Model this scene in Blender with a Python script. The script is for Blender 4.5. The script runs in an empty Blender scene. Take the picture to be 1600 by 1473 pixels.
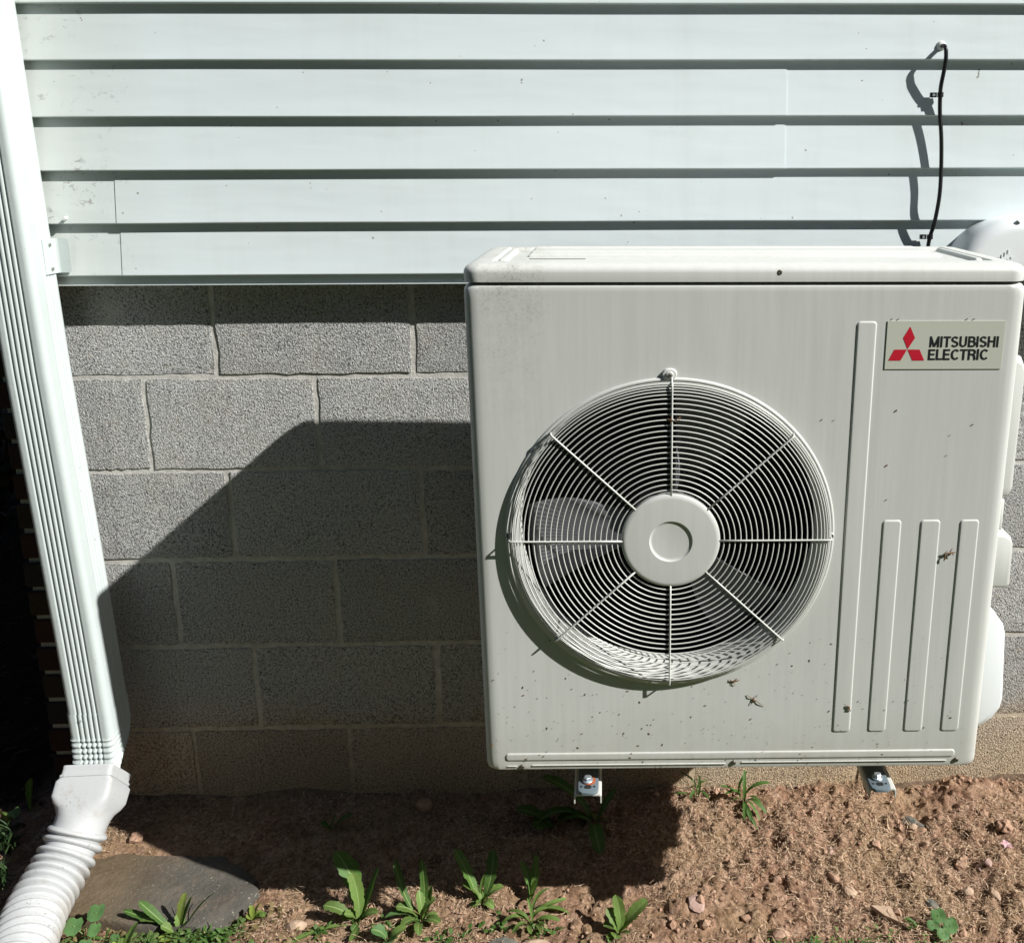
import bpy, math, random
import numpy as np
from mathutils import Vector, Matrix
random.seed(7); rng = np.random.default_rng(11)
PI = math.pi
sc = bpy.context.scene

# ------------------------------------------------------------------ camera, sun, sky, exposure
cd = bpy.data.cameras.new('camera'); cam = bpy.data.objects.new('camera', cd); sc.collection.objects.link(cam)
pitch, yaw, roll = 0.2023, 0.0254, 0.0025
fw = Vector((math.sin(yaw)*math.cos(pitch), math.cos(yaw)*math.cos(pitch), -math.sin(pitch)))
rt = Vector((math.cos(yaw), -math.sin(yaw), 0)); dn = fw.cross(rt)
r2 = math.cos(roll)*rt + math.sin(roll)*dn; d2 = -math.sin(roll)*rt + math.cos(roll)*dn
M = Matrix((r2, -d2, -fw)).transposed().to_4x4(); M.translation = (1.1377, -1.8655, 1.4437)
cam.matrix_world = M
cd.sensor_fit = 'HORIZONTAL'; cd.sensor_width = 36; cd.lens = 1428.3/1600*36
cd.shift_x = (800-983.76)/1600; cd.shift_y = (550.21-736.5)/1600
cd.clip_start = .05; cd.clip_end = 500
sc.camera = cam

SUN = Vector((2.14, -1.0, 1.82)).normalized()
wd = bpy.data.worlds.new('World'); sc.world = wd; wd.use_nodes = True
nt = wd.node_tree; bg = nt.nodes['Background']; sky = nt.nodes.new('ShaderNodeTexSky')
sky.sky_type = 'NISHITA'; sky.sun_disc = False
sky.sun_elevation = math.asin(SUN.z); sky.sun_rotation = math.atan2(SUN.x, SUN.y)
sky.dust_density = 0.6; sky.air_density = .8
nt.links.new(sky.outputs[0], bg.inputs[0]); bg.inputs[1].default_value = 0.05
sl = bpy.data.lights.new('sun', 'SUN'); sl.energy = 5.0; sl.angle = math.radians(.55); sl.color = (1, .975, .935)
so = bpy.data.objects.new('sun', sl); sc.collection.objects.link(so)
so.rotation_euler = SUN.to_track_quat('Z', 'Y').to_euler(); so.location = (6, -3, 6)
sc.view_settings.view_transform = 'Standard'; sc.view_settings.look = 'None'
sc.view_settings.gamma = 1; sc.view_settings.exposure = 0.62
sc.view_settings.use_curve_mapping = False
sc.render.engine = 'CYCLES'; sc.cycles.max_bounces = 6

# ------------------------------------------------------------------ materials
def mat(name, color, rough=.5, spec=.5, metal=0.0):
    m = bpy.data.materials.new(name); m.use_nodes = True
    b = m.node_tree.nodes['Principled BSDF']
    b.inputs['Base Color'].default_value = (*color, 1); b.inputs['Roughness'].default_value = rough
    b.inputs['Specular IOR Level'].default_value = spec; b.inputs['Metallic'].default_value = metal
    return m
class NT:
    def __init__(s, m):
        s.t = m.node_tree; s.b = s.t.nodes['Principled BSDF']; s.geo = None
    def n(s, typ, **kw):
        x = s.t.nodes.new(typ)
        for k, v in kw.items():
            if hasattr(x, k): setattr(x, k, v)
        return x
    def l(s, a, b): s.t.links.new(a, b)
    def pos(s, scale=(1,1,1)):
        if s.geo is None: s.geo = s.n('ShaderNodeNewGeometry')
        mp = s.n('ShaderNodeMapping'); mp.inputs['Scale'].default_value = scale
        s.l(s.geo.outputs['Position'], mp.inputs['Vector']); return mp.outputs[0]
    def xyz(s):
        if s.geo is None: s.geo = s.n('ShaderNodeNewGeometry')
        x = s.n('ShaderNodeSeparateXYZ'); s.l(s.geo.outputs['Position'], x.inputs[0]); return x.outputs
    def noise(s, scale, detail=4, rough=.6, vec=None, dist=0):
        x = s.n('ShaderNodeTexNoise'); x.inputs['Scale'].default_value = scale; x.inputs['Detail'].default_value = detail
        x.inputs['Roughness'].default_value = rough; x.inputs['Distortion'].default_value = dist
        s.l(vec if vec is not None else s.pos(), x.inputs['Vector']); return x.outputs['Fac']
    def voro(s, scale, vec=None, feature='F1'):
        x = s.n('ShaderNodeTexVoronoi', feature=feature); x.inputs['Scale'].default_value = scale
        s.l(vec if vec is not None else s.pos(), x.inputs['Vector']); return x.outputs['Distance']
    def ramp(s, fac, stops):
        x = s.n('ShaderNodeValToRGB'); e = x.color_ramp.elements
        while len(e) > 1: e.remove(e[-1])
        e[0].position = stops[0][0]; c = stops[0][1]; e[0].color = (*c, 1) if isinstance(c, tuple) else (c, c, c, 1)
        for p, c in stops[1:]:
            q = e.new(p); q.color = (*c, 1) if isinstance(c, tuple) else (c, c, c, 1)
        s.l(fac, x.inputs[0]); return x.outputs[0]
    def mix(s, fac, a, b, mode='MIX'):
        x = s.n('ShaderNodeMix', data_type='RGBA', blend_type=mode)
        for v, i in ((fac, 0), (a, 6), (b, 7)):
            if isinstance(v, (int, float)): x.inputs[i].default_value = v if i == 0 else (v, v, v, 1)
            elif isinstance(v, tuple): x.inputs[i].default_value = (*v, 1)
            else: s.l(v, x.inputs[i])
        return x.outputs[2]
    def math(s, op, a, b=0.0, c=None):
        x = s.n('ShaderNodeMath', operation=op)
        for i, v in enumerate((a, b) if c is None else (a, b, c)):
            if isinstance(v, (int, float)): x.inputs[i].default_value = v
            else: s.l(v, x.inputs[i])
        return x.outputs[0]
    def col(s, c): s.l(c, s.b.inputs['Base Color'])
    def bump(s, h, dist, strength=1.0):
        x = s.n('ShaderNodeBump'); x.inputs['Distance'].default_value = dist; x.inputs['Strength'].default_value = strength
        s.l(h, x.inputs['Height']); s.l(x.outputs[0], s.b.inputs['Normal'])

MT = {}
# concrete block: porous coarse face, splash-stained near the ground
m = MT['block'] = mat('block_concrete', (.34,.34,.32), .95, .15); t = NT(m)
vb = t.voro(330); v2 = t.noise(250, 5, .7); v3 = t.noise(600, 2, .6)
pit = t.ramp(t.noise(235, 3, .6), [(.35,0.0),(.43,1.0)])
h = t.math('ADD', t.math('MULTIPLY', t.math('SUBTRACT', 1.0, vb), .75), t.math('MULTIPLY', v2, .75)); h = t.math('ADD', h, t.math('MULTIPLY', v3, .55)); h = t.math('ADD', h, t.math('MULTIPLY', pit, .38))
t.bump(h, .0025, 1.0)
c = t.ramp(v2, [(.33,(.05,.05,.047)),(.41,(.26,.262,.255)),(.50,(.455,.46,.45)),(.68,(.66,.67,.655))])
c = t.mix(t.math('SUBTRACT', 1.0, pit), c, (.10,.10,.098))
c = t.mix(t.ramp(t.noise(2.2,3), [(.35,0.0),(.7,.5)]), c, t.mix(1.0, c, (.82,.83,.84), 'MULTIPLY'))
c = t.mix(t.ramp(t.noise(7, 3), [(.45,0.0),(.75,.22)]), c, (.46,.41,.33))
oi = t.n('ShaderNodeObjectInfo')
c = t.mix(1.0, c, t.ramp(oi.outputs['Random'], [(0,.84),(1,1.10)]), 'MULTIPLY')
c = t.mix(t.ramp(t.noise(45, 4, .7), [(.58,0.0),(.70,.5)]), c, t.mix(1.0, c, (1.0,.90,.70), 'MULTIPLY'))
c = t.mix(t.ramp(t.noise(11, 5, .7), [(.60,0.0),(.68,.45)]), c, (.52,.51,.46))
c = t.mix(t.ramp(t.noise(17, 6, .75, t.pos((1,1,.5))), [(.62,0.0),(.74,.5)]), c, (.14,.14,.13))
z = t.xyz()[2]; zz = t.math('ADD', z, t.math('MULTIPLY', t.math('SUBTRACT', t.noise(6, 4), .5), .14))
c = t.mix(t.ramp(zz, [(.03,.92),(.20,.62),(.26,.1),(.34,0.0)]), c, t.mix(1.0, c, (1.06,.80,.52), 'MULTIPLY'))
t.col(c)
m = MT['mortar'] = mat('mortar', (.44,.43,.39), .9, .2); t = NT(m)
c = t.ramp(t.noise(60, 5), [(.3,(.38,.375,.35)),(.6,(.54,.53,.49)),(.8,(.64,.63,.58))])
z = t.xyz()[2]; c = t.mix(t.ramp(z, [(.03,.9),(.2,.6),(.3,0.0)]), c, t.mix(1.0, c, (1.0,.80,.55), 'MULTIPLY'))
t.col(c); t.bump(t.noise(220, 4), .0012)
m = MT['smear'] = mat('stained_cement', (.2,.15,.1), .95, .1); t = NT(m)
t.col(t.ramp(t.noise(30,6,.7), [(.3,(.09,.06,.04)),(.55,(.20,.145,.10)),(.75,(.36,.30,.22))])); t.bump(t.noise(120,6,.7), .004)
m = MT['brick'] = mat('brick_clay', (.1,.035,.02), .9, .2); t = NT(m)
oi = t.n('ShaderNodeObjectInfo')
c = t.ramp(oi.outputs['Random'], [(0,(.050,.022,.016)),(.35,(.035,.032,.026)),(.7,(.045,.034,.018)),(1,(.055,.024,.018))])
c = t.mix(t.noise(40,4), c, t.mix(1.0, c, (.5,.5,.5), 'MULTIPLY')); t.col(c); t.bump(t.noise(150, 4), .002)
MT['brick_mortar'] = mat('brick_mortar', (.40,.40,.36), .95, .1); t = NT(MT['brick_mortar']); t.bump(t.noise(250, 4), .003)
# vinyl siding with faint chalking and a dirty patch by the downspout
m = MT['vinyl'] = mat('white_vinyl', (.72,.765,.755), .42, .4); t = NT(m)
c = t.mix(t.noise(2.2, 4, .6, t.pos((.5,1,3))), (.60,.685,.70), (.635,.70,.705))
X, Y, Z = t.xyz()[0], t.xyz()[1], t.xyz()[2]
near = t.ramp(X, [(.05,1.0),(.30,0.0)])
c = t.mix(t.math('MULTIPLY', near, .7), c, (.50,.515,.475))
sc1 = t.ramp(t.noise(48, 6, .75, t.pos((1,1,1.4)), .8), [(.57,0.0),(.60,1.0)])
sc2 = t.ramp(t.noise(9, 3), [(.48,0.0),(.62,1.0)])
c = t.mix(t.math('MULTIPLY', t.math('MULTIPLY', sc1, sc2), t.math('MULTIPLY', near, .9)), c, (.14,.13,.11))
st2 = t.ramp(t.noise(26, 3, .6, t.pos((1,1,.06))), [(.50,0.0),(.75,.10)])
c = t.mix(st2, c, (.40,.42,.38))
fl = t.ramp(t.noise(75, 2, .5), [(.755,0.0),(.768,.8)])
c = t.mix(fl, c, (.2,.18,.14))
t.col(c); t.bump(t.math('ADD', t.noise(3.5, 3, .5, t.pos((.6,1,2.5))), t.math('MULTIPLY', t.noise(60, 5, .6, t.pos((.12,1,1))), .05)), .006, .6)
# painted aluminium downspout and plastic pipe with speckled dirt
def dirty_white(name, base, rough, amount=.62, streak=False):
    m = mat(name, base, rough, .45); t = NT(m)
    sp = t.ramp(t.noise(210, 3, .6), [(amount,0.0),(amount+.03,1.0)]); ms = t.ramp(t.noise(14, 3), [(.45,0.0),(.65,1.0)])
    c = t.mix(t.noise(6,4), base, tuple(x*.93 for x in base))
    c = t.mix(t.math('MULTIPLY', sp, t.math('MULTIPLY', ms, .8)), c, (.13,.11,.08)); t.col(c)
    if streak:
        zl = t.math('ADD', t.xyz()[2], t.math('MULTIPLY', t.math('SUBTRACT', t.noise(22,5), .5), .12))
        c = t.mix(t.ramp(zl, [(.0,.75),(.045,.45),(.10,.0)]), c, (.25,.19,.125))
        sm = t.ramp(t.noise(34, 6, .75, None, .5), [(.55,0.0),(.70,.35)]); c = t.mix(sm, c, (.30,.26,.2)); t.col(c)
    t.bump(t.noise(30, 3), .0012, .6); return m
MT['spout'] = dirty_white('white_painted_aluminium', (.485,.545,.535), .42, .665)
MT['pvc'] = dirty_white('white_plastic_pipe', (.45,.465,.47), .42, .625, True)
MT['cover'] = mat('white_duct_plastic', (.72,.76,.77), .35)
# cream powder coat of the unit
m = MT['cream'] = mat('cream_powder_coat', (.54,.54,.50), .42, .45); t = NT(m)
st = t.noise(14, 5, .65, t.pos((7,7,.25)))
c = t.mix(t.ramp(st, [(.35,0.0),(.65,1.0)]), (.53,.545,.52), (.575,.585,.56))
c = t.mix(t.ramp(t.noise(3,3), [(.4,0.0),(.7,.35)]), c, (.52,.54,.51))
gx = t.ramp(t.math('ABSOLUTE', t.math('SUBTRACT', t.xyz()[0], .99)), [(.0,1.0),(.035,.75),(.07,0.0)])
gz = t.ramp(t.math('SUBTRACT', t.xyz()[2], 1.0), [(.0,0.0),(.2,.55),(.28,1.0)])
gr = t.ramp(t.noise(260, 4, .7), [(.52,0.0),(.62,1.0)])
gm = t.math('MULTIPLY', t.math('MULTIPLY', t.math('MULTIPLY', gx, gz), t.ramp(t.noise(38,5,.7), [(.40,.1),(.60,1.0)])), t.math('ADD', t.math('MULTIPLY', gr, .55), .20))
c = t.mix(gm, c, (.17,.16,.12))
run = t.ramp(t.noise(10, 4, .7, t.pos((5,5,.18))), [(.58,0.0),(.76,.15)])
c = t.mix(run, c, (.40,.40,.35))
low = t.ramp(t.math('ADD', t.xyz()[2], t.math('MULTIPLY', t.noise(9,4), .12)), [(.48,.75),(.62,.0)])
c = t.mix(t.math('MULTIPLY', low, t.noise(40,4)), c, (.36,.33,.27)); t.col(c)
t.bump(t.noise(900, 2), .00025, .4)
MT['wire'] = mat('cream_coated_wire', (.54,.55,.52), .35, .5)
m = MT['badge'] = mat('badge_plate', (.50,.52,.44), .38, .5)
MT['red'] = mat('logo_red', (.50,.012,.03), .4); MT['ink'] = mat('letter_black', (.012,.013,.016), .45)
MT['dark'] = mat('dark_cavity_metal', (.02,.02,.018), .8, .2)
m = MT['coil'] = mat('shade_dark_coil_fins', (.03,.03,.028), .7, .3); t = NT(m)  # fins toned near black to stand for the cavity's shade
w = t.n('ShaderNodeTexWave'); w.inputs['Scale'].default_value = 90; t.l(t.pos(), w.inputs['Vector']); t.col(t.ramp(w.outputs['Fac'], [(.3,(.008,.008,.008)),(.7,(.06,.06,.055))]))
MT['fan'] = mat('grey_fan_plastic', (.15,.15,.16), .45, .4)
MT['steel'] = mat('screw_steel', (.42,.41,.38), .35, .5, .9); MT['bolt'] = mat('zinc_bolt', (.50,.56,.60), .35, .5, .7)
MT['screw_dark'] = mat('weathered_screw', (.12,.11,.09), .5, .5, .6)
MT['foot'] = mat('blue_grey_foot', (.12,.155,.175), .5, .4); MT['rust'] = mat('rust', (.30,.085,.035), .9, .2)
MT['bracket'] = mat('white_bracket_paint', (.55,.55,.51), .45)
MT['black'] = mat('black_cable', (.008,.008,.009), .4, .4); MT['caulk'] = mat('caulk', (.62,.64,.62), .6)
MT['black_gap'] = mat('shadow_gap_gasket', (.02,.012,.01), .9, .1)
def leafmat(name, col, col2, rough=.6, trans=.22):
    m = mat(name, col, rough, .4); t = NT(m)
    oi = t.n('ShaderNodeObjectInfo')
    c = t.mix(t.noise(60, 3), col, col2); c = t.mix(t.ramp(t.noise(110, 4, .7), [(.60,0.0),(.72,.6)]), c, (.22,.19,.09)); c = t.mix(1.0, c, t.ramp(oi.outputs['Random'], [(0,.75),(1,1.15)]), 'MULTIPLY'); t.col(c)
    tr = t.n('ShaderNodeBsdfTranslucent'); t.l(t.mix(1.0, c, (1.3,1.4,.5), 'MULTIPLY'), tr.inputs[0])
    ms = t.n('ShaderNodeMixShader'); ms.inputs[0].default_value = trans
    out = [n for n in t.t.nodes if n.type == 'OUTPUT_MATERIAL'][0]
    t.l(t.b.outputs[0], ms.inputs[1]); t.l(tr.outputs[0], ms.inputs[2]); t.l(ms.outputs[0], out.inputs[0])
    t.bump(t.noise(180, 3), .001); return m
MT['leaf'] = leafmat('dandelion_leaf', (.095,.165,.032), (.135,.21,.05))
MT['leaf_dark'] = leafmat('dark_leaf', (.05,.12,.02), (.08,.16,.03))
MT['leaf_blue'] = leafmat('violet_leaf', (.075,.17,.055), (.11,.22,.07))
MT['leaf_yellow'] = leafmat('yellow_green_leaf', (.17,.24,.035), (.22,.27,.06))
MT['grass_shaded'] = leafmat('shade_toned_grass_blade', (.02,.05,.012), (.035,.07,.02))  # darker copy of the grass, shade put into its colour
MT['leaf_mix'] = leafmat('mixed_small_leaves', (.07,.13,.03), (.12,.17,.05))
MT['leaf_dry'] = leafmat('withered_leaf', (.16,.12,.05), (.24,.19,.09))
MT['grass'] = leafmat('grass_blade', (.05,.11,.02), (.10,.17,.04))
MT['vein'] = mat('leaf_midrib', (.16,.23,.07), .6)
MT['bush'] = leafmat('bush_leaf', (.014,.024,.010), (.022,.03,.014), .7, .05)
def rock(name, a, b, s=60, bd=.002):
    m = mat(name, a, .9, .2); t = NT(m); t.col(t.mix(t.ramp(t.noise(s, 5, .7), [(.35,0.0),(.65,1.0)]), a, b)); t.bump(t.noise(s*3, 5, .7), bd); return m
MT['clod'] = rock('red_soil_clod', (.27,.155,.10), (.46,.31,.22), 90)
MT['stone_tan'] = rock('tan_stone', (.36,.25,.17), (.46,.34,.25), 50, .0012)
MT['stone_grey'] = rock('grey_green_stone', (.10,.10,.085), (.20,.19,.16), 70)
MT['stone_pink'] = rock('pinkish_stone', (.34,.22,.18), (.42,.30,.26), 60, .001)
MT['pinkleaf'] = rock('pink_petals', (.45,.25,.28), (.62,.42,.45), 90, .0005)
MT['debris'] = rock('dead_plant_bits', (.09,.045,.02), (.22,.13,.07), 300, .0005)
m = MT['slab'] = mat('flagstone', (.12,.11,.09), .85, .25); t = NT(m)
c = t.mix(t.ramp(t.noise(9, 5), [(.38,0.0),(.62,1.0)]), (.075,.070,.060), (.115,.105,.088))
c = t.mix(t.ramp(t.xyz()[0], [(.12,.75),(.26,0.0)]), c, (.15,.105,.055))
c = t.mix(t.ramp(t.noise(190, 3, .6), [(.66,0.0),(.70,.8)]), c, (.45,.43,.36))
c = t.mix(t.ramp(t.noise(24, 6, .75), [(.48,0.0),(.66,.55)]), c, (.20,.15,.105)); t.col(c); t.bump(t.noise(60, 8, .75), .006)
# soil: reddish dry soil with thatch by the wall, lawn further out, dark mulch behind the corner
m = MT['soil'] = mat('dry_red_soil', (.25,.14,.08), .95, .1); t = NT(m)
c = t.ramp(t.noise(28, 7, .72), [(.28,(.09,.045,.027)),(.42,(.23,.13,.08)),(.54,(.38,.235,.16)),(.72,(.54,.38,.28))])
c = t.mix(t.ramp(t.noise(5, 4), [(.42,0.0),(.62,.55)]), c, (.30,.22,.12))
c = t.mix(t.ramp(t.noise(130, 4, .7), [(.42,.55),(.52,0.0)]), c, (.07,.045,.03))
lawn = t.ramp(t.math('ADD', t.xyz()[1], t.math('MULTIPLY', t.noise(4,3), .3)), [(-.7+.5,0.0),(0,0.0)])
yy = t.math('ADD', t.math('MULTIPLY', t.xyz()[1], -1.0), t.math('MULTIPLY', t.noise(5,4), .3))
c = t.mix(t.ramp(t.math('DIVIDE', yy, 4.0), [(.17,0.0),(.26,1.0)]), c, t.mix(t.noise(30,5), (.05,.09,.02), (.11,.14,.04)))
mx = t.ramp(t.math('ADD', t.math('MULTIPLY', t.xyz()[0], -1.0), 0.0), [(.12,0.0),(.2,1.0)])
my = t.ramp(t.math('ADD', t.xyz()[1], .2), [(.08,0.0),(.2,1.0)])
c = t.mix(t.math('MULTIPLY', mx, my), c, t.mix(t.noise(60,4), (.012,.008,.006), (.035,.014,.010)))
t.col(c); t.bump(t.math('ADD', t.noise(260, 6, .75), t.noise(70, 4)), .0045)
m = MT['straw'] = mat('dry_straw', (.4,.3,.18), .8, .2); t = NT(m)
t.col(t.ramp(t.noise(170, 1, .5), [(.30,(.08,.045,.028)),(.42,(.26,.165,.10)),(.52,(.45,.32,.21)),(.68,(.66,.51,.36))]))
m = MT['chips'] = mat('dark_mulch', (.03,.015,.01), .9, .2); t = NT(m); t.col(t.ramp(t.noise(60,2), [(.35,(.015,.008,.006)),(.6,(.05,.018,.012)),(.75,(.11,.07,.05))]))
MT['roof'] = rock('roof_shingle', (.06,.06,.06), (.10,.10,.095), 30)
MT['sheath'] = mat('wall_core', (.3,.3,.28), .9)

# ------------------------------------------------------------------ object helpers
COL = sc.collection
def org(o):
    v = Vector((0,0,0))
    while o is not None: v = v + o.location; o = o.parent
    return v
def meta(o, label=None, cat=None, group=None, kind=None):
    if label: o['label'] = label
    if cat: o['category'] = cat
    if group: o['group'] = group
    if kind: o['kind'] = kind
    return o
def thing(name, loc, label, cat, group=None):
    o = bpy.data.objects.new(name, None); o.location = loc; o.empty_display_size = .05; COL.objects.link(o)
    return meta(o, label, cat, group)
def mesh(name, V, F, m, smooth=False, ang=None):
    me = bpy.data.meshes.new(name)
    if isinstance(V, np.ndarray): V = V.tolist()
    me.from_pydata(V, [], F); me.materials.append(m)
    if smooth: me.polygons.foreach_set('use_smooth', [True]*len(me.polygons))
    me.update()
    if smooth and ang: me.set_sharp_from_angle(angle=math.radians(ang))
    return me
def obj(name, V, F, m, parent=None, smooth=False, ang=None, loc=None):
    """world-space vertices -> one mesh object"""
    o_ = org(parent) if parent is not None else Vector((0,0,0))
    if parent is None and loc is not None: o_ = Vector(loc)
    V = np.array(V, float) - np.array(o_)
    me = mesh(name, V, F, m, smooth, ang)
    o = bpy.data.objects.new(name, me); COL.objects.link(o)
    if parent is not None: o.parent = parent
    elif loc is not None: o.location = loc
    return o
def inst(name, me, loc, parent=None, rot=(0,0,0), scale=(1,1,1)):
    o = bpy.data.objects.new(name, me); COL.objects.link(o)
    p = org(parent) if parent is not None else Vector((0,0,0))
    o.location = Vector(loc) - p; o.rotation_euler = rot; o.scale = scale
    if parent is not None: o.parent = parent
    return o
class MB:
    def __init__(s): s.V = []; s.F = []
    def add(s, V, F):
        k = len(s.V); s.V += [tuple(v) for v in V]; s.F += [tuple(i+k for i in f) for f in F]
    def box(s, a, b, bev=0):
        (x0,y0,z0), (x1,y1,z1) = a, b
        V = [(x,y,z) for z in (z0,z1) for y in (y0,y1) for x in (x0,x1)]
        s.add(V, [(0,2,3,1),(4,5,7,6),(0,1,5,4),(2,6,7,3),(0,4,6,2),(1,3,7,5)])
    def tube(s, P, r, n=8, closed=False, cap=True):
        P = [Vector(p) for p in P]; N = len(P); rings = []
        up = None
        for i, p in enumerate(P):
            a = P[(i-1) % N] if (closed or i > 0) else P[0]; b = P[(i+1) % N] if (closed or i < N-1) else P[-1]
            t = (b-a).normalized()
            if up is None: up = Vector((0,0,1)) if abs(t.z) < .9 else Vector((0,1,0))
            u = (up - t*up.dot(t)).normalized(); up = u; v = t.cross(u)
            rr = r[i] if isinstance(r, (list, tuple)) else r
            rings.append([p + rr*(math.cos(2*PI*k/n)*u + math.sin(2*PI*k/n)*v) for k in range(n)])
        s.loft(rings, closed, cap)
    def loft(s, rings, closed=False, cap=True):
        n = len(rings[0]); k = len(s.V); N = len(rings)
        for R in rings: s.V += [tuple(p) for p in R]
        for i in range(N if closed else N-1):
            j = (i+1) % N
            for q in range(n):
                s.F.append((k+i*n+q, k+i*n+(q+1) % n, k+j*n+(q+1) % n, k+j*n+q))
        if cap and not closed:
            s.F.append(tuple(k+q for q in range(n))[::-1]); s.F.append(tuple(k+(N-1)*n+q for q in range(n)))
    def obj(s, name, m, parent=None, smooth=False, ang=None, loc=None): return obj(name, s.V, s.F, m, parent, smooth, ang, loc)

def vnoise(x, y, seed=0):
    xi = np.floor(x).astype(np.int64); yi = np.floor(y).astype(np.int64); fx = x-xi; fy = y-yi
    fx = fx*fx*(3-2*fx); fy = fy*fy*(3-2*fy)
    def h(a, b):
        n = (a*374761393 + b*668265263 + seed*974634777) & 0xffffffff
        n = ((n ^ (n >> 13))*1274126177) & 0xffffffff; n = n ^ (n >> 16)
        return (n & 0xffff)/65535.
    return (h(xi,yi)*(1-fx)+h(xi+1,yi)*fx)*(1-fy) + (h(xi,yi+1)*(1-fx)+h(xi+1,yi+1)*fx)*fy
def fbm(x, y, s, o=4, seed=0, g=.5):
    r = 0; a = 1; t = 0
    for i in range(o):
        r = r + a*(vnoise(x*s*2**i+17.3*i, y*s*2**i+5.1*i, seed+i)-.5); t += a; a *= g
    return r/t*2

# ------------------------------------------------------------------ ground
def gh(x, y):
    x = np.asarray(x, float); y = np.asarray(y, float)
    base = np.interp(y, [-40,-3,-.45,-.2,0,.1,3], [-.25,-.06,-.004,.008,.032,.034,.03])
    near = np.clip((1.2-np.abs(y+.2))/.8, 0, 1)*np.clip((x+1.5)/1, 0, 1)*np.clip((4-x)/1, 0, 1)
    f = .016*fbm(x, y, 7, 4, 3) + .0075*np.maximum(fbm(x, y, 38, 3, 9), -.3) + .0045*fbm(x, y, 120, 3, 21)
    rough = .45+.75*np.clip((x-.95)/.4, 0, 1)
    left = np.clip((-x-.02)/.2, 0, 1)
    mound = .028*np.exp(-((x-1.95)**2+(y+.045)**2)/.006) + .012*np.exp(-((x-1.31)**2+(y+.30)**2)/.004)
    flat = np.clip(np.maximum(np.abs(x-.23)-.15, np.abs(y+.25)-.07)/.06, 0, 1)
    return (base + near*rough*f*flat + mound - .0*left) - .012*(1-flat)
_gh0 = gh
LX, LY = np.arange(-.5, 2.3, .003), np.arange(-.56, .06, .003); LUMP = np.zeros((len(LY), len(LX)))
for i in range(1500):
    x_ = rng.uniform(-.05, 2.25) if i % 4 == 0 else rng.uniform(1.05, 2.25); y_ = rng.uniform(-.54, -.01)
    if x_ < .46 and -.40 < y_ < -.10: continue
    if fbm(np.array([x_]), np.array([y_]), 5, 2, 91)[0] < -.12: continue
    r_ = .004+.013*rng.random()**2.2; ex = rng.uniform(.6,1.5); i0, i1 = np.searchsorted(LX, [x_-2*r_, x_+2*r_]); j0, j1 = np.searchsorted(LY, [y_-2*r_, y_+2*r_])
    if i1 <= i0 or j1 <= j0: continue
    XX, YY = np.meshgrid(LX[i0:i1], LY[j0:j1]); th = rng.uniform(0, 3.14); u_ = (XX-x_)*math.cos(th)+(YY-y_)*math.sin(th); v_ = -(XX-x_)*math.sin(th)+(YY-y_)*math.cos(th)
    q_ = 1-(u_/(r_*ex))**2-(v_/r_)**2+.5*fbm(XX, YY, 150, 2, i); LUMP[j0:j1, i0:i1] = np.maximum(LUMP[j0:j1, i0:i1], np.sqrt(np.clip(q_, 0, 1))*r_*.62)
def gh(x, y):
    x = np.asarray(x, float); y = np.asarray(y, float)
    ix = np.clip(((x+.5)/.003), 0, len(LX)-2); iy = np.clip(((y+.56)/.003), 0, len(LY)-2); a = ix.astype(int); c = iy.astype(int); fx = ix-a; fy = iy-c
    l = (LUMP[c,a]*(1-fx)+LUMP[c,a+1]*fx)*(1-fy)+(LUMP[c+1,a]*(1-fx)+LUMP[c+1,a+1]*fx)*fy
    return _gh0(x, y)+l*((x > -.5) & (x < 2.29) & (y > -.56) & (y < .055))
def axis(a, b, st, lo, hi):
    fine = np.arange(a, b+st/2, st); L = []; R = []; s = st; v = a
    while v > lo: s *= 1.22; v -= s; L.append(v)
    s = st; v = fine[-1]
    while v < hi: s *= 1.22; v += s; R.append(v)
    return np.array(L[::-1]+fine.tolist()+R)
xs = axis(-.5, 2.25, .0034, -60, 60); ys = axis(-.56, .06, .0034, -60, 40)
GX, GY = np.meshgrid(xs, ys); GZ = gh(GX, GY)
V = np.stack([GX.ravel(), GY.ravel(), GZ.ravel()], 1)
nx, ny = len(xs), len(ys)
I = (np.arange(ny-1)[:,None]*nx + np.arange(nx-1)[None,:]).ravel()
Fq = np.stack([I, I+1, I+1+nx, I+nx], 1)
me = bpy.data.meshes.new('ground'); me.vertices.add(len(V)); me.vertices.foreach_set('co', V.ravel())
me.loops.add(Fq.size); me.loops.foreach_set('vertex_index', Fq.ravel()); me.polygons.add(len(Fq))
me.polygons.foreach_set('loop_start', np.arange(len(Fq))*4); me.polygons.foreach_set('loop_total', np.full(len(Fq), 4))
me.update(calc_edges=True); me.polygons.foreach_set('use_smooth', [True]*len(Fq)); me.materials.append(MT['soil'])
g = bpy.data.objects.new('ground', me); COL.objects.link(g); meta(g, kind='structure')

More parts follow.
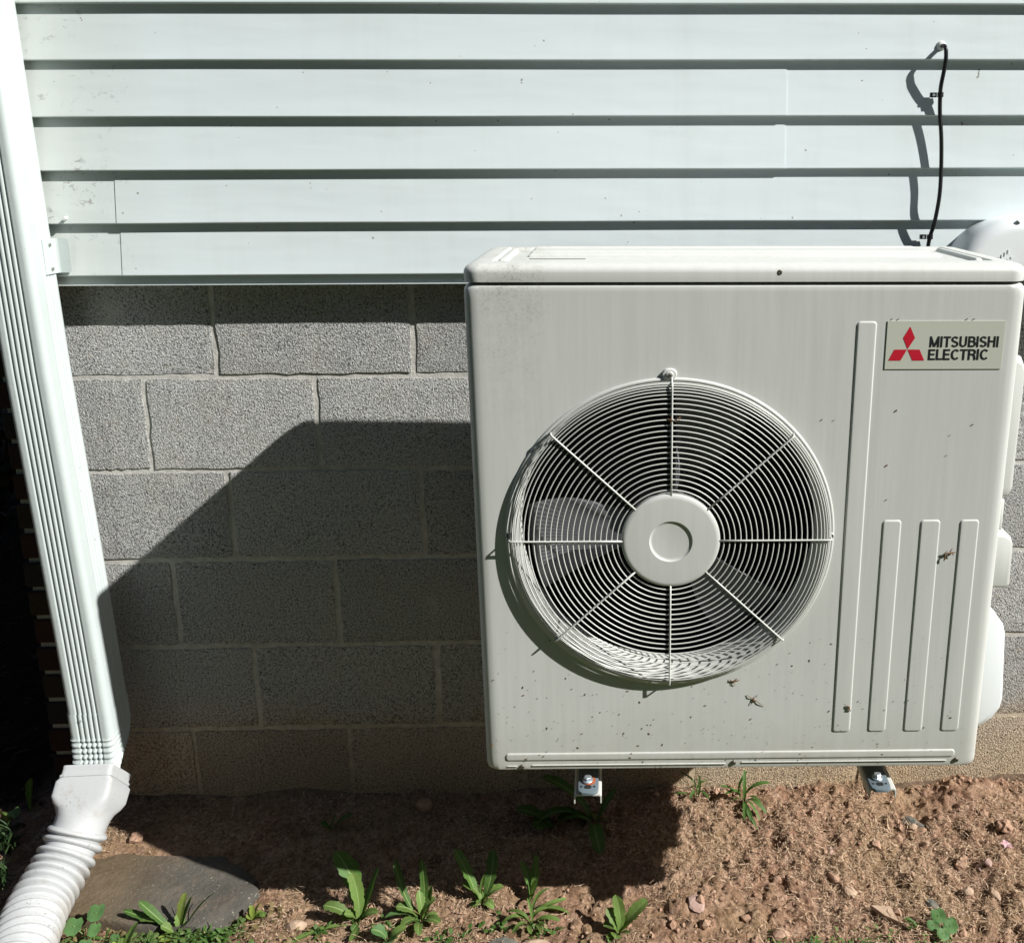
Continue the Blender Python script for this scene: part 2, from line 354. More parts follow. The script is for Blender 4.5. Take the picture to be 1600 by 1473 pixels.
# ------------------------------------------------------------------ block foundation wall
ZTOP = 1.2192; C8 = .2032
bw = thing('block_wall', (1.9, .1, 0), 'grey concrete block foundation wall with pale mortar joints under the white siding', 'wall')
b = MB(); b.box((.008, .0030, -.3), (8.0, .2, ZTOP+.02)); b.obj('mortar', MT['mortar'], bw)
joints = [[.202,.548,.94,1.329,1.71], [.352,.754,1.155,1.56,1.955], [.196,.544,.945,1.34,1.745], [.334,.739,1.14,1.545,1.95], [.179,.529,.93,1.335,1.74], [.332,.738,1.14,1.545,1.95]]
def block_mesh(w, hgt, seed):
    # front face in the xz plane with rounded, slightly chipped arrises
    rr = random.Random(seed); nxs, nzs = 14, 8
    b = MB(); xs_ = np.linspace(0, w, nxs+1); zs_ = np.linspace(0, hgt, nzs+1)
    V = []; F = []
    for j, zz in enumerate(zs_):
        for i, xx in enumerate(xs_):
            e = min(i, nxs-i, j, nzs-j)
            dx = dz = 0; yy = rr.uniform(-.0005,.0005)
            if i == 0: dx = rr.uniform(-.0012,.0034)
            if i == nxs: dx = -rr.uniform(-.0012,.0034)
            if j == 0: dz = rr.uniform(-.0014,.0030)
            if j == nzs: dz = -rr.uniform(-.0014,.0030)
            if e == 0: yy = rr.uniform(.0004,.0016)
            V.append((xx+dx, yy, zz+dz))
    n = nxs+1
    for j in range(nzs):
        for i in range(nxs): F.append((j*n+i, j*n+i+1, (j+1)*n+i+1, (j+1)*n+i))
    loop = [i for i in range(n)] + [j*n+nxs for j in range(1,nzs+1)] + [nzs*n+i for i in range(nxs-1,-1,-1)] + [j*n for j in range(nzs-1,0,-1)]
    k = len(V); V += [(V[i][0], .03, V[i][2]) for i in loop]
    for q in range(len(loop)): F.append((loop[q], k+q, k+(q+1)%len(loop), loop[(q+1)%len(loop)]))
    return mesh('block', V, F, MT['block'])
JW = .0105
for r in range(-1, 6):
    js = [.008] + (joints[r] if r >= 0 else joints[1])
    while js[-1] < 7.9: js = js + [js[-1]+.4064]
    for k in range(len(js)-1):
        jw = JW + random.uniform(-.002,.0035); x0 = js[k]+jw/2; x1 = min(js[k+1], 8)-jw/2
        if x1-x0 < .03: continue
        jz = .0045+random.uniform(0,.001)
        me = block_mesh(x1-x0, C8-2*jz, r*50+k)
        inst('block', me, (x0, random.uniform(-.0012,.0012), r*C8+jz), bw, (0, random.uniform(-.003,.003), 0))
b = MB()   # smeared cement along the footing
xsn = np.arange(.01, 4, .02)
top = .036+.030*fbm(xsn, xsn*0, 5, 5, 5)+np.where(xsn>1.5,.012,0)
V = []; F = []
for i, x in enumerate(xsn):
    for yy, zz in ((-.001, top[i]), (-.006-.003*vnoise(np.array([x*40.]),np.array([1.]))[0], top[i]-.012), (-.010, -.05)): V.append((x, yy, zz))
for i in range(len(xsn)-1):
    for j in range(2): F.append((i*3+j, i*3+j+1, (i+1)*3+j+1, (i+1)*3+j))
obj('cement_smear', V, F, MT['smear'], bw, True)

# ------------------------------------------------------------------ brick corner
XC = -.118
kw = thing('brick_wall', (XC, .3, 0), 'dark brick house corner with rough pale mortar, left behind the white downspout', 'wall')
b = MB(); b.box((XC+.008, .006, -.3), (.006, .09, 1.225)); b.box((XC+.008, .09, -.3), (XC+.09, 7, 1.225)); b.obj('mortar', MT['brick_mortar'], kw)
def brick_mesh(lx, ly, lz):
    b = MB(); e = .003
    V = []
    for (x, y, z) in [(x,y,z) for z in (0,lz) for y in (0,ly) for x in (0,lx)]:
        for ax in range(3):
            p = [x,y,z]; L = (lx,ly,lz)
            for q in range(3):
                if q != ax: p[q] += e if p[q] == 0 else -e
            V.append(tuple(p))
    import bmesh
    bm = bmesh.new(); [bm.verts.new(v) for v in V]; bmesh.ops.convex_hull(bm, input=bm.verts)
    me = bpy.data.meshes.new('brick'); bm.to_mesh(me); bm.free(); me.materials.append(MT['brick']); return me
bh = .0557; bp = .0664
bm_long = brick_mesh(.0975, .194, bh); bm_head = brick_mesh(.018, .1, bh); bm_str = brick_mesh(.0975, .194, bh); bm_half = brick_mesh(.0975,.092,bh)
for k in range(-2, 18):
    z = .0215 + k*bp
    if z+bh > 1.222: break
    odd = k % 2
    y = 0.0
    inst('brick', bm_half if odd else bm_long, (XC+random.uniform(-.003,.003), random.uniform(-.002,.002), z), kw, (0,0,random.uniform(-.01,.01)))
    inst('brick', bm_head, (XC+.0975+.009, random.uniform(-.002,.002), z), kw)
    y = .1 if odd else .203
    while y < 2.4:
        inst('brick', bm_long, (XC+random.uniform(-.002,.002), y, z), kw); y += .203
# ------------------------------------------------------------------ siding
sd = thing('vinyl_siding', (1.9, 0, 1.2), 'white horizontal vinyl lap siding above the block foundation', 'siding')
lips = [1.2322, 1.3335, 1.4342, 1.5338, 1.6372, 1.7385]
while lips[-1] < 5.0: lips.append(lips[-1]+.1016)
YF, YL = -.0435, -.0553
def siding_course_ring(x, zl, zt, off, last):
    wv = float(.0011*fbm(np.array([x]), np.array([zl*3]), 1.7, 2, 4)); 
    if x < .35: wv -= (.35-x)*.004*(1 if zl > 1.5 else .2)
    zl2 = zl+wv; zt2 = zt+.004
    ym = (YF+YL)/2+float(.0008*fbm(np.array([x]), np.array([zl*5]), 2.5, 2, 8))
    P = [(YF+.001, zt2+.001), (ym, (zl2+zt2)/2), (YL-.0002, zl2+.004), (YL-.0006, zl2+.0022), (YL-.0001, zl2+.0006), (YL+.0012, zl2), (YF+.0005, zl2+.0004)]
    return [(x, y-off, z) for y, z in P]
def siding_panel(x0, x1, ks, off=0.0, axis='x', me_name='siding_panel'):
    b = MB(); xs_ = list(np.arange(x0, x1, .06)) + [x1]
    for k in ks:
        rings = [siding_course_ring(x, lips[k], lips[k+1], off, False) for x in xs_]
        n = len(rings[0]); kk = len(b.V)
        for R in rings: b.V += R
        for i in range(len(rings)-1):
            for q in range(n-1): b.F.append((kk+i*n+q, kk+i*n+q+1, kk+(i+1)*n+q+1, kk+(i+1)*n+q))
        for i in (0, len(rings)-1):   # turned end edges of the lapped sheet
            kk2 = len(b.V); b.V += [(x, y+.0012, z) for x, y, z in rings[i]]
            for q in range(n-1): b.F.append((kk+i*n+q, kk+i*n+q+1, kk2+q+1, kk2+q))
    return b.obj('siding_panel', MT['vinyl'], sd, True, 50)
def span(ks, cuts, tops):
    for i in range(len(cuts)-1):
        a, c = cuts[i]-(.025 if i and not tops[i] else 0), cuts[i+1]+(.025 if i < len(cuts)-2 and tops[i] is False else 0)
        siding_panel(a, c, ks, .0013 if tops[i] else 0)
span([0,1], [-.10, .191, 3.85, 7.9], [False, True, False])
span([2,3], [-.10, 1.487, 5.1, 7.9], [True, False, True])
k = 4; q = 0
while k+2 < len(lips):
    cuts = [-.10]+[c+(q*.83) % 2.2 for c in (2.3, 4.8)]+[7.9]
    span([k,k+1], cuts, [False, True, False]); k += 2; q += 1
ZW = lips[k]
b = MB(); b.box((-.1, YF-.0003, 1.2145), (7.9, YF+.0011, 1.24)); b.box((-.1, YF-.0045, 1.2125), (7.9, .0, 1.2143)); b.obj('starter_strip', MT['vinyl'], sd)
b = MB(); b.box((-.115, -.036, 1.2255), (8, .12, ZW)); b.obj('wall_core', MT['sheath'], sd)
b = MB(); b.box((-.152, -.0665, 1.214), (-.092, -.040, ZW)); b.box((-.152, -.0397, 1.214), (-.1275, .02, ZW)); b.obj('corner_post', MT['vinyl'], sd)
# siding round the corner on the left flank of the house
ss = thing('side_siding', (XC, 3, 1.2), 'white lap siding on the left flank of the house, around the corner', 'siding')
for k2 in range(0, k, 2):
    b = MB()
    for kk in (k2, k2+1):
        P = siding_course_ring(0, lips[kk], lips[kk+1], 0, False); rings = [[(XC-.012+(y+.05), yy, z) for _, y, z in P] for yy in (.02, 3.5, 7)]
        n = len(P); q0 = len(b.V)
        for R in rings: b.V += R
        for i in range(2):
            for q in range(n-1): b.F.append((q0+i*n+q, q0+i*n+q+1, q0+(i+1)*n+q+1, q0+(i+1)*n+q))
    b.obj('siding_panel', MT['vinyl'], ss)
b = MB(); b.box((XC+.001, .13, 1.2255), (XC+.12, 7, ZW)); b.box((XC+.1, 6.9, -.3), (8, 7, ZW)); b.box((7.9, .21, -.3), (8, 6.89, ZW)); b.obj('wall_core', MT['sheath'], ss)
rf = thing('roof', (3.9, 3, ZW), 'dark shingled roof with white eave above the house wall', 'roof')
b = MB(); b.add([(-.4,-.3,ZW+.1),(8.3,-.3,ZW+.1),(8.3,3.5,ZW+1.9),(-.4,3.5,ZW+1.9),(8.3,7.3,ZW+.1),(-.4,7.3,ZW+.1)], [(0,1,2,3),(3,2,4,5),(0,3,5),(1,4,2)]); b.obj('shingles', MT['roof'], rf)
b = MB(); b.box((-.4,-.3,ZW+.002), (8.3,7.3,ZW+.09)); b.obj('soffit', MT['cover'], rf)

# ------------------------------------------------------------------ outdoor unit
q_ry, q_sv, q_lp, xL, F0, zb = -.0097, .0030, .0230, .9247, .4935, .4334
def U(a, b, c):
    a = .42+(a-.42)*(1+.0225*(c-.43)); a, c = a+q_sv*c, c-q_sv*a; b = b-q_lp*c
    return (xL+a*math.cos(q_ry)-b*math.sin(q_ry), -F0+a*math.sin(q_ry)+b*math.cos(q_ry), zb+c)
def UV(L): return [U(*p) for p in L]
unit = thing('outdoor_unit', U(.42,.15,0), 'cream outdoor heat pump unit with round fan grille, hung in front of the block wall', 'air conditioner')
W, HC, DP = .84, .8375, .31
CA, CC = .3100, .4335
# cabinet: front sheet around the fan opening, rounded vertical edges, sides
N = 192; RH = .2545
def _ang():
    L_ = [2*PI*i/152 for i in range(152)]
    for cx_, cz_ in ((0,.005),(W,.005),(0,HC+.005),(W,HC+.005)):
        c0 = math.atan2(cz_-CC, cx_-CA)
        L_ += [(c0+d_) % (2*PI) for d_ in np.linspace(-.035,.035,10)+.0007]
    return sorted(L_)
ANG = _ang(); N = len(ANG)
def rrect(hx, hz, r, cx, cz, b_):
    """point on a rounded rectangle along direction angle from (CA,CC): sampled by rays"""
    out = []
    for i in range(N):
        th = ANG[i]; d = (math.cos(th), math.sin(th)); lo, hi = 0, 3
        for _ in range(30):
            m_ = (lo+hi)/2; x = abs(CA+d[0]*m_-cx)-(hx-r); z = abs(CC+d[1]*m_-cz)-(hz-r)
            ins = max(x, z) <= 0 or (x <= r and z <= 0) or (z <= r and x <= 0) or (x > 0 and z > 0 and x*x+z*z <= r*r)
            if ins: lo = m_
            else: hi = m_
        out.append((CA+d[0]*lo, b_, CC+d[1]*lo))
    return out
circ = lambda r, b_, n=192: [(CA+r*math.cos(2*PI*i/n), b_, CC+r*math.sin(2*PI*i/n)) for i in range(n)]
cang = lambda r, b_: [(CA+r*math.cos(a_), b_, CC+r*math.sin(a_)) for a_ in ANG]
rings = [cang(RH, .004), cang(RH, .0), cang(RH+.003, .0)]
for ix, iz, b_, r in [(.030,.012,0,.008),(.022,.006,0,.010),(.014,.004,.0006,.011),(.0075,.0025,.003,.012),(.003,.001,.0075,.012),(.0008,.0,.0135,.012),(0,0,.020,.012),(0,0,DP,.012)]:
    rings.append(rrect(W/2-ix, (HC-.010)/2-iz, r, W/2, (HC+.010)/2, b_))
b = MB(); b.loft([UV(R) for R in rings], cap=False); b.obj('cabinet', MT['cream'], unit, True, 40)
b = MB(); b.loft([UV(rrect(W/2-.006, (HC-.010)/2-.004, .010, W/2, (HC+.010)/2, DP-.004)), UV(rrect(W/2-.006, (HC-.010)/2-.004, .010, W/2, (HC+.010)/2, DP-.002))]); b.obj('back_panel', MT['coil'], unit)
b = MB()
for a_, c_ in (((.02,.03,.02),(.60,.26,.03)), ((.02,.03,.81),(.60,.26,.82)), ((.02,.03,.031),(.026,.26,.809)), ((.594,.03,.031),(.60,.26,.809)), ((.02,.262,.02),(.60,.28,.82))):
    k0 = len(b.V); b.box(a_, c_)
    b.V[k0:] = [U(*p) for p in b.V[k0:]]
b.obj('coil_and_dark_liner', MT['coil'], unit)  # coil plus added liner walls, coloured near black so the cavity looks unlit
# top cover
b = MB(); rings = []
CT = .8403
for ix, cz in [(.004,CT-.001),(.0004,CT),(.0,CT+.0135),(.0010,CT+.0175),(.0034,CT+.0210),(.0080,CT+.0243),(.015,CT+.0262),(.026,CT+.0271),(.040,CT+.0274),(.0425,CT+.0236),(.060,CT+.0234)]:
    R = []; hx, hy = W/2-ix, (DP+.002)/2-ix; rr = max(.026-max(ix,0)*.55, .006)
    for cx_, cy_, a0 in ((1,1,0),(-1,1,1),(-1,-1,2),(1,-1,3)):
        for s_ in range(9):
            th = (a0+s_/8)*PI/2; R.append((W/2+cx_*(hx-rr)+rr*math.cos(th), DP/2+cy_*(hy-rr)+rr*math.sin(th), cz))
    rings.append(UV(R))
b.loft(rings); b.obj('top_cover', MT['cream'], unit, True, 35)
def plateau(a0, a1, c0, c1, h, r, sl=.003, name='raised_rib', m=None, top=False, lvl=0.0):
    b = MB(); rings = []
    for e, hh in ((0, -.0004), (.0006, h*.25), (sl*.5, h*.75), (sl*.8, h*.97), (sl*1.2, h)):
        R = []; rr = max(r-e, .001)
        for sx, sz, q in ((a1,c1,0),(a0,c1,1),(a0,c0,2),(a1,c0,3)):
            ux = -1 if sx == a1 else 1; uz = -1 if sz == c1 else 1
            for s_ in range(7):
                th = (q+s_/6)*PI/2
                A = sx+ux*(e+rr)+rr*math.cos(th); Cc = sz+uz*(e+rr)+rr*math.sin(th)
                R.append((A, Cc, lvl+hh) if top else (A, -hh, Cc))
        rings.append(UV(R))
    b.loft(rings); return b.obj(name, m or MT['cream'], unit, True, 50)
plateau(.5865,.6170,.080,.7805,.0018,.006)
for a0, a1 in ((.6465,.6770),(.7070,.7390),(.7700,.8010)): plateau(a0, a1, .080, .460, .0016, .006)
plateau(.0345,.7990,.0305,.0455,.0018,.006, name='raised_bar')
plateau(.078,.408,.0196,.0232,.0016,.0017,.0012, name='raised_bar'); plateau(.434,.786,.0218,.0254,.0016,.0017,.0012, name='raised_bar'); plateau(.036,.054,.0185,.0215,.0014,.0014,.001, name='raised_bar')
LT = CT+.0234
for (a0,a1,b0,b1) in ((.085,.755,.185,.240),(.085,.755,.262,.285),(.085,.755,.135,.158)): plateau(a0,a1,b0,b1,.0055,.005,.007,'top_rib',None,True,LT)
plateau(.047,.062,.06,.24,.0055,.005,.005,'top_rib',None,True,LT); plateau(.778,.793,.06,.24,.0055,.005,.005,'top_rib',None,True,LT)
plateau(.090,.180,.102,.109,.0006,.003,.001,'drain_slot',MT['screw_dark'],True,LT)
# bell mouth
b = MB(); prof = [(.2608,-.0002),(.2602,-.0022),(.2585,-.0034),(.2565,-.0034),(.2545,-.0020),(.2515,.001),(.2478,.006),(.2445,.014),(.2420,.026),(.2405,.040),(.2400,.058)]
b.loft([UV(circ(r_, b_, 128)) for r_, b_ in prof], cap=False); b.obj('bell_mouth', MT['cream'], unit, True, 60)
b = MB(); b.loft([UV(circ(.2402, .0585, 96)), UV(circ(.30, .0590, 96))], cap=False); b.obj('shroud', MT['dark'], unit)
# grille
def gb(r): return float(np.interp(r, [.07,.234,.242,.2475,.2510,.2535], [-.0152,-.0150,-.0143,-.0125,-.0095,-.0065]))
hub = (lambda: None)
b = MB(); prof = [(.0765,-.004),(.0778,-.0145),(.0770,-.0178),(.0742,-.0195),(.0700,-.0198),(.0340,-.0198),(.0332,-.0190),(.0310,-.0176),(.0290,-.0174),(.0008,-.0174)]
b.loft([UV(circ(r_, b_, 96)) for r_, b_ in prof], cap=True)
grille = b.obj('fan_grille', MT['cream'], unit, True, 40)
radii = [.0840+.00872*i for i in range(16)] + [.2230,.2305,.2368,.2420,.2462,.2496,.2522,.2538]
for r_ in radii:
    b = MB(); n_ = 112; P = [U(CA+r_*math.cos(2*PI*i/n_), gb(r_), CC+r_*math.sin(2*PI*i/n_)) for i in range(n_)]
    b.tube(P, .00108, 6, closed=True); b.obj('ring_wire', MT['wire'], grille, True)
for k_, deg in enumerate((90, 42.5, 0, -43.5, -90, -137, 180, 136.5)):
    th = math.radians(deg); rs = [.073,.12,.17,.2,.225,.240,.2500,.2530,.2545] + ([.262] if deg == 90 else [])
    P = [U(CA+r_*math.cos(th)-.0*math.sin(th), -.0174 if r_ < .2505 else (-.0160 if r_ < .2535 else (-.006 if r_ < .256 else -.0065)), CC+r_*math.sin(th)) for r_ in rs]
    b = MB(); b.tube(P, .00155, 8); b.obj('spoke', MT['wire'], grille, True)
def ring_loop(a, c, r, w, m, parent, name, b_=-.004):
    b = MB(); P = [U(a+r*math.cos(2*PI*i/24), b_, c+r*math.sin(2*PI*i/24)) for i in range(24)]; b.tube(P, w, 8, closed=True); return b.obj(name, m, parent, True)
def disc(a, c, r, h, b_, m, parent, name, n=20, dome=.35):
    b = MB(); cc = lambda rr, bb: [U(a+rr*math.cos(2*PI*i/n), bb, c+rr*math.sin(2*PI*i/n)) for i in range(n)]
    b.loft([cc(r, b_), cc(r, b_-h*(1-dome)), cc(r*.8, b_-h*.93), cc(r*.45, b_-h), cc(r*.3, b_-h*.98), cc(r*.28, b_-h*.6)]); return b.obj(name, m, parent, True, 40)
# screw lug at the top of the grille
plateau(CA-.0150, CA+.0085, .6900, .7085, .0048, .0095, .0020, 'grille_lug')
ring_loop(CA-.0033, .6985, .0045, .0014, MT['wire'], grille, 'wire_loop', -.0058); disc(CA-.0033,.6985,.0036,.0040,-.0050,MT['steel'],unit,'screw')
for a_, c_ in ((CA-.2545,CC+.005),(CA+.004,CC-.2545),(CA+.2545,CC+.001)):
    ring_loop(a_, c_, .0045, .0013, MT['wire'], grille, 'wire_loop'); disc(a_, c_, .003, .0035, -.002, MT['screw_dark'], unit, 'screw')
# fan
hubf = MB(); hubf.loft([UV(circ(r_, b_, 40)) for r_, b_ in ((.045,.05),(.052,.054),(.055,.065),(.055,.10),(.05,.105))])
fan = hubf.obj('fan', MT['fan'], unit, True, 40)
for k_, base in enumerate((192, 312, 72)):
    b = MB(); nr, na = 10, 14; V = []
    for i in range(nr+1):
        r_ = .05+.182*i/nr; t_ = i/nr
        lead = base - (15+3*t_+7*math.sin(PI*t_)) ; trail = base + (12+4*t_)
        for j in range(na+1):
            s_ = j/na; th = math.radians(lead+(trail-lead)*s_)
            bb = .045+.060*(1-s_)*(1-.35*t_)+.012*math.sin(PI*s_)
            V.append(U(CA+r_*math.cos(th), bb, CC+r_*math.sin(th)))
    n_ = na+1
    Fb = [(i*n_+j, i*n_+j+1, (i+1)*n_+j+1, (i+1)*n_+j) for i in range(nr) for j in range(na)]
    o = obj('blade', V, Fb, MT['fan'], fan, True)
    md = o.modifiers.new('thick', 'SOLIDIFY'); md.thickness = .003
# badge
b = MB(); b.loft([UV([(x, bb, z) for x, z in ((.6325,.7060),(.8095,.7060),(.8095,.7805),(.6325,.7805))]) for bb in (-.0001,-.0012)])
badge = b.obj('badge', MT['badge'], unit)
def flat(poly, m, name, bb, mb=None):
    V = UV([(x, bb, z) for x, z in poly]); b = mb or MB(); b.add(V, [tuple(range(len(poly)))])
    if mb is None: return b.obj(name, m, badge)
# three red diamonds
def bp_(u, v): return (.6325+u*.177, .7060+v*.0745)      # badge-relative coordinates
def zr(px, py): return bp_((px-408-(425-py)*.027)/706., (425-py)/270.)   # measured on an enlargement of the badge
flat([zr(551,185), zr(511,249), zr(541,312), zr(583,249)], MT['red'], 'logo_diamond', -.0015)
flat([zr(538,314), zr(461,314), zr(428,376), zr(502,376)], MT['red'], 'logo_diamond', -.0015)
flat([zr(542,314), zr(614,314), zr(645,376), zr(573,376)], MT['red'], 'logo_diamond', -.0015)
def arc(cx, cy, rx, ry, a0, a1, n=14): return [(cx+rx*math.cos(math.radians(a0+(a1-a0)*i/n)), cy+ry*math.sin(math.radians(a0+(a1-a0)*i/n))) for i in range(n+1)]
s = .19
GL = {   # stroke centre-lines in a unit-high cell; width of the advance last
 'M': ([[(.10,0),(.10,1)],[(.10,.93),(.45,.05)],[(.45,.05),(.80,.93)],[(.80,0),(.80,1)]], .98),
 'I': ([[(.10,0),(.10,1)]], .28),
 'T': ([[(.0,.91),(.66,.91)],[(.33,0),(.33,.9)]], .70),
 'S': ([arc(.34,.715,.235,.20,20,270)+arc(.34,.285,.245,.20,90,-160)], .74),
 'U': ([[(.11,1),(.11,.34)]+arc(.36,.34,.25,.25,180,360)+[(.61,1)]], .80),
 'B': ([[(.10,0),(.10,1)],[(.10,.91),(.38,.91)]+arc(.38,.72,.19,.19,90,-90)+[(.10,.53)],[(.10,.53),(.42,.53)]+arc(.42,.31,.21,.22,90,-90)+[(.10,.09)]], .76),
 'H': ([[(.10,0),(.10,1)],[(.62,0),(.62,1)],[(.10,.53),(.62,.53)]], .80),
 'E': ([[(.10,0),(.10,1)],[(.10,.91),(.60,.91)],[(.10,.52),(.56,.52)],[(.10,.09),(.62,.09)]], .68),
 'L': ([[(.10,0),(.10,1)],[(.10,.09),(.56,.09)]], .60),
 'C': ([arc(.40,.5,.30,.41,42,318,22)], .77),
 'R': ([[(.10,0),(.10,1)],[(.10,.91),(.40,.91)]+arc(.40,.71,.20,.20,90,-90)+[(.10,.51)],[(.38,.50),(.54,.42),(.59,.25),(.60,.10),(.64,0)]], .76),
}
def glyph(ch, ox, oy, hgt, wd, shear, bb):
    b = MB(); cnt = 0
    for st_ in GL[ch][0]:
        L = []; R = []; n_ = len(st_)
        for i, p in enumerate(st_):
            a_ = st_[max(i-1,0)]; c_ = st_[min(i+1,n_-1)]; d = Vector((c_[0]-a_[0], c_[1]-a_[1])).normalized()
            hw = s/2*(.86 if abs(d.x) > .8 else 1.0)
            L.append((p[0]-d.y*hw, p[1]+d.x*hw)); R.append((p[0]+d.y*hw, p[1]-d.x*hw))
        for i in range(n_-1):
            Q = [L[i], L[i+1], R[i+1], R[i]]
            V = UV([(ox+(x*wd+shear*y)*hgt, bb-cnt*.00003, oy+y*hgt) for x, y in Q]); b.add(V, [(0,1,2,3)])
        cnt += 1
    b.obj('letter', MT['ink'], badge)
def word(txt, x0, x1, y0, hgt, shear=.06):
    adv = sum(GL[c_][1] for c_ in txt)-.12; wd = (x1-x0)/(adv*hgt); x = x0
    for c_ in txt: glyph(c_, x, y0, hgt, wd, shear, -.00150); x += GL[c_][1]*wd*hgt
a0 = zr(671,302); a1 = zr(1087,240); word('MITSUBISHI', a0[0], a1[0], a0[1], a1[1]-a0[1], 0.0)
a0 = zr(666,374); a1 = zr(1027,312); word('ELECTRIC', a0[0], a1[0], a0[1], a1[1]-a0[1], 0.0)
# screws of the casing
for a_, c_, b_ in ((.062,.0195,-.0005),(.4213,.0235,-.0005),(.8020,.0250,-.0005),(.4677,.8540,.0008)):
    disc(a_, c_, .0042, .0035, b_+.001, MT['screw_dark'], unit, 'screw')
b = MB()
for a_, c_ in ((.6385,.7835),(.6480,.7835),(.7515,.7835),(.7620,.7835),(.5415,.6260)):
    k0 = len(b.V); b.tube([U(a_,-.0004,c_), U(a_,-.0013,c_)], .0008, 8)
b.obj('dimple', MT['dark'], unit)
# feet with bolts, side covers
def foot(ac, rusty):
    b = MB(); zf = -.0185
    pts = [(-.0175,.10),(.0175,.10),(.0175,-.006),(.0160,-.0155),(.010,-.0205),(-.010,-.0205),(-.0160,-.0155),(-.0175,-.006)]
    rings = [[U(ac+x*sx, y*1.0-e, zf+h_) for x, y in pts] for sx, e, h_ in ((1,0,-.0035),(1.0,0,.0),(.97,-.0006,.0015),(.88,-.003,.0022))]
    b.loft(rings); f = b.obj('foot', MT['foot'], unit, True, 40)
    cx_, cy_ = ac-.001, .008
    zz = zf+.0025
    if rusty:
        b = MB(); b.loft([[U(cx_+.002+r_*math.cos(t_*PI/12), cy_+.001+r_*math.sin(t_*PI/12), zz+h_) for t_ in range(24)] for r_, h_ in ((.0115,-.001),(.0115,.0012),(.0085,.0022))]); b.obj('washer', MT['rust'], f)
    b = MB(); b.loft([[U(cx_+r_*math.cos(t_*PI/12), cy_+r_*math.sin(t_*PI/12), zz+h_) for t_ in range(24)] for r_, h_ in ((.0092,.0),(.0092,.003),(.0085,.0036))]); b.obj('washer', MT['bolt'], f)
    b = MB(); b.loft([[U(cx_+r_*math.cos(t_*PI/3+.3), cy_+r_*math.sin(t_*PI/3+.3), zz+h_) for t_ in range(6)] for r_, h_ in ((.0068,.003),(.0068,.0085),(.0055,.0095))]); b.obj('bolt_head', MT['bolt'], f)
    b = MB()
    for dx, dy, r_ in ((-.0115,-.006,.0018),(.0105,-.006,.0018),(-.002,-.0070,.0042),(.0015,-.0070,.0042)):
        b.tube([U(ac+dx, dy, zz-.0005), U(ac+dx, dy, zz+.0004+r_*.05)], r_, 12)
    b.obj('slot_hole', MT['dark'], f)
    return f
f1 = foot(.1735, True); f1['label'] = 'left foot with a rusty washer under its bolt'; foot(.6730, False)
b = MB(); k0 = 0
def cover_box(pts_ac, b0, b1, name, inset=.008):
    # outline in the a-c plane seen from the front, extruded along depth with softened edges
    b = MB(); cx_ = sum(p[0] for p in pts_ac)/len(pts_ac); cz_ = sum(p[1] for p in pts_ac)/len(pts_ac)
    def ring(k_, bb): return [U(cx_+(x-cx_)*k_, bb, cz_+(z-cz_)*k_) for x, z in pts_ac]
    b.loft([ring(.86,b0), ring(.95,b0+.002), ring(1,b0+.009), ring(1,b1-.009), ring(.92,b1)])
    return b.obj(name, MT['cover'] if name == 'valve_cover' else MT['cream'], unit, True, 50)
cover_box([(.83,.268),(.868,.262),(.884,.250),(.902,.226),(.905,.215),(.914,.082),(.911,.062),(.898,.040),(.874,.022),(.83,.018)], .085, .20, 'valve_cover')
cover_box([(.83,.400),(.885,.398),(.897,.391),(.901,.380),(.903,.302),(.898,.296),(.83,.296)], .085, .19, 'side_cover')
cover_box([(.83,.712),(.868,.712),(.882,.705),(.889,.690),(.889,.475),(.884,.462),(.83,.462)], .085, .19, 'side_cover')
cover_box([(.83,.459),(.879,.459),(.879,.404),(.83,.404)], .085, .19, 'side_cover')

# ------------------------------------------------------------------ wall brackets
def bracket(cx, tilt, label):
    t_ = thing('wall_bracket', (cx, -.01, .40), label, 'bracket', 'brackets carrying the outdoor unit')
    b = MB(); w, hgt, tk = .0232, .016, .0022; y0, y1 = -.508, -.008; z1 = .4065
    prof = [(-w,-hgt),(-w,-.003),(-w+.003,0),(w-.003,0),(w,-.003),(w,-hgt),(w-tk,-hgt),(w-tk,-.0045),(w-.0045,-tk),(-w+.0045,-tk),(-w+tk,-.0045),(-w+tk,-hgt)]
    b.loft([[(cx+x+tilt*(y-y1), y, z1+z+.012*(y-y0)/.5) for x, z in prof] for y in (y0, -.25, y1)]); b.obj('arm', MT['bracket'], t_)
    b = MB(); b.box((cx-.02, -.0075, .30), (cx+.02, -.0045, .72)); b.box((cx-.02, -.03, .30), (cx-.0175, -.0077, .72)); b.obj('upright', MT['bracket'], t_)
    return t_
bracket(1.100, .0, 'white steel bracket arm under the unit, left one below the rusty washer')
bracket(1.600, .0, 'white steel bracket arm under the unit, right one over sunlit soil')

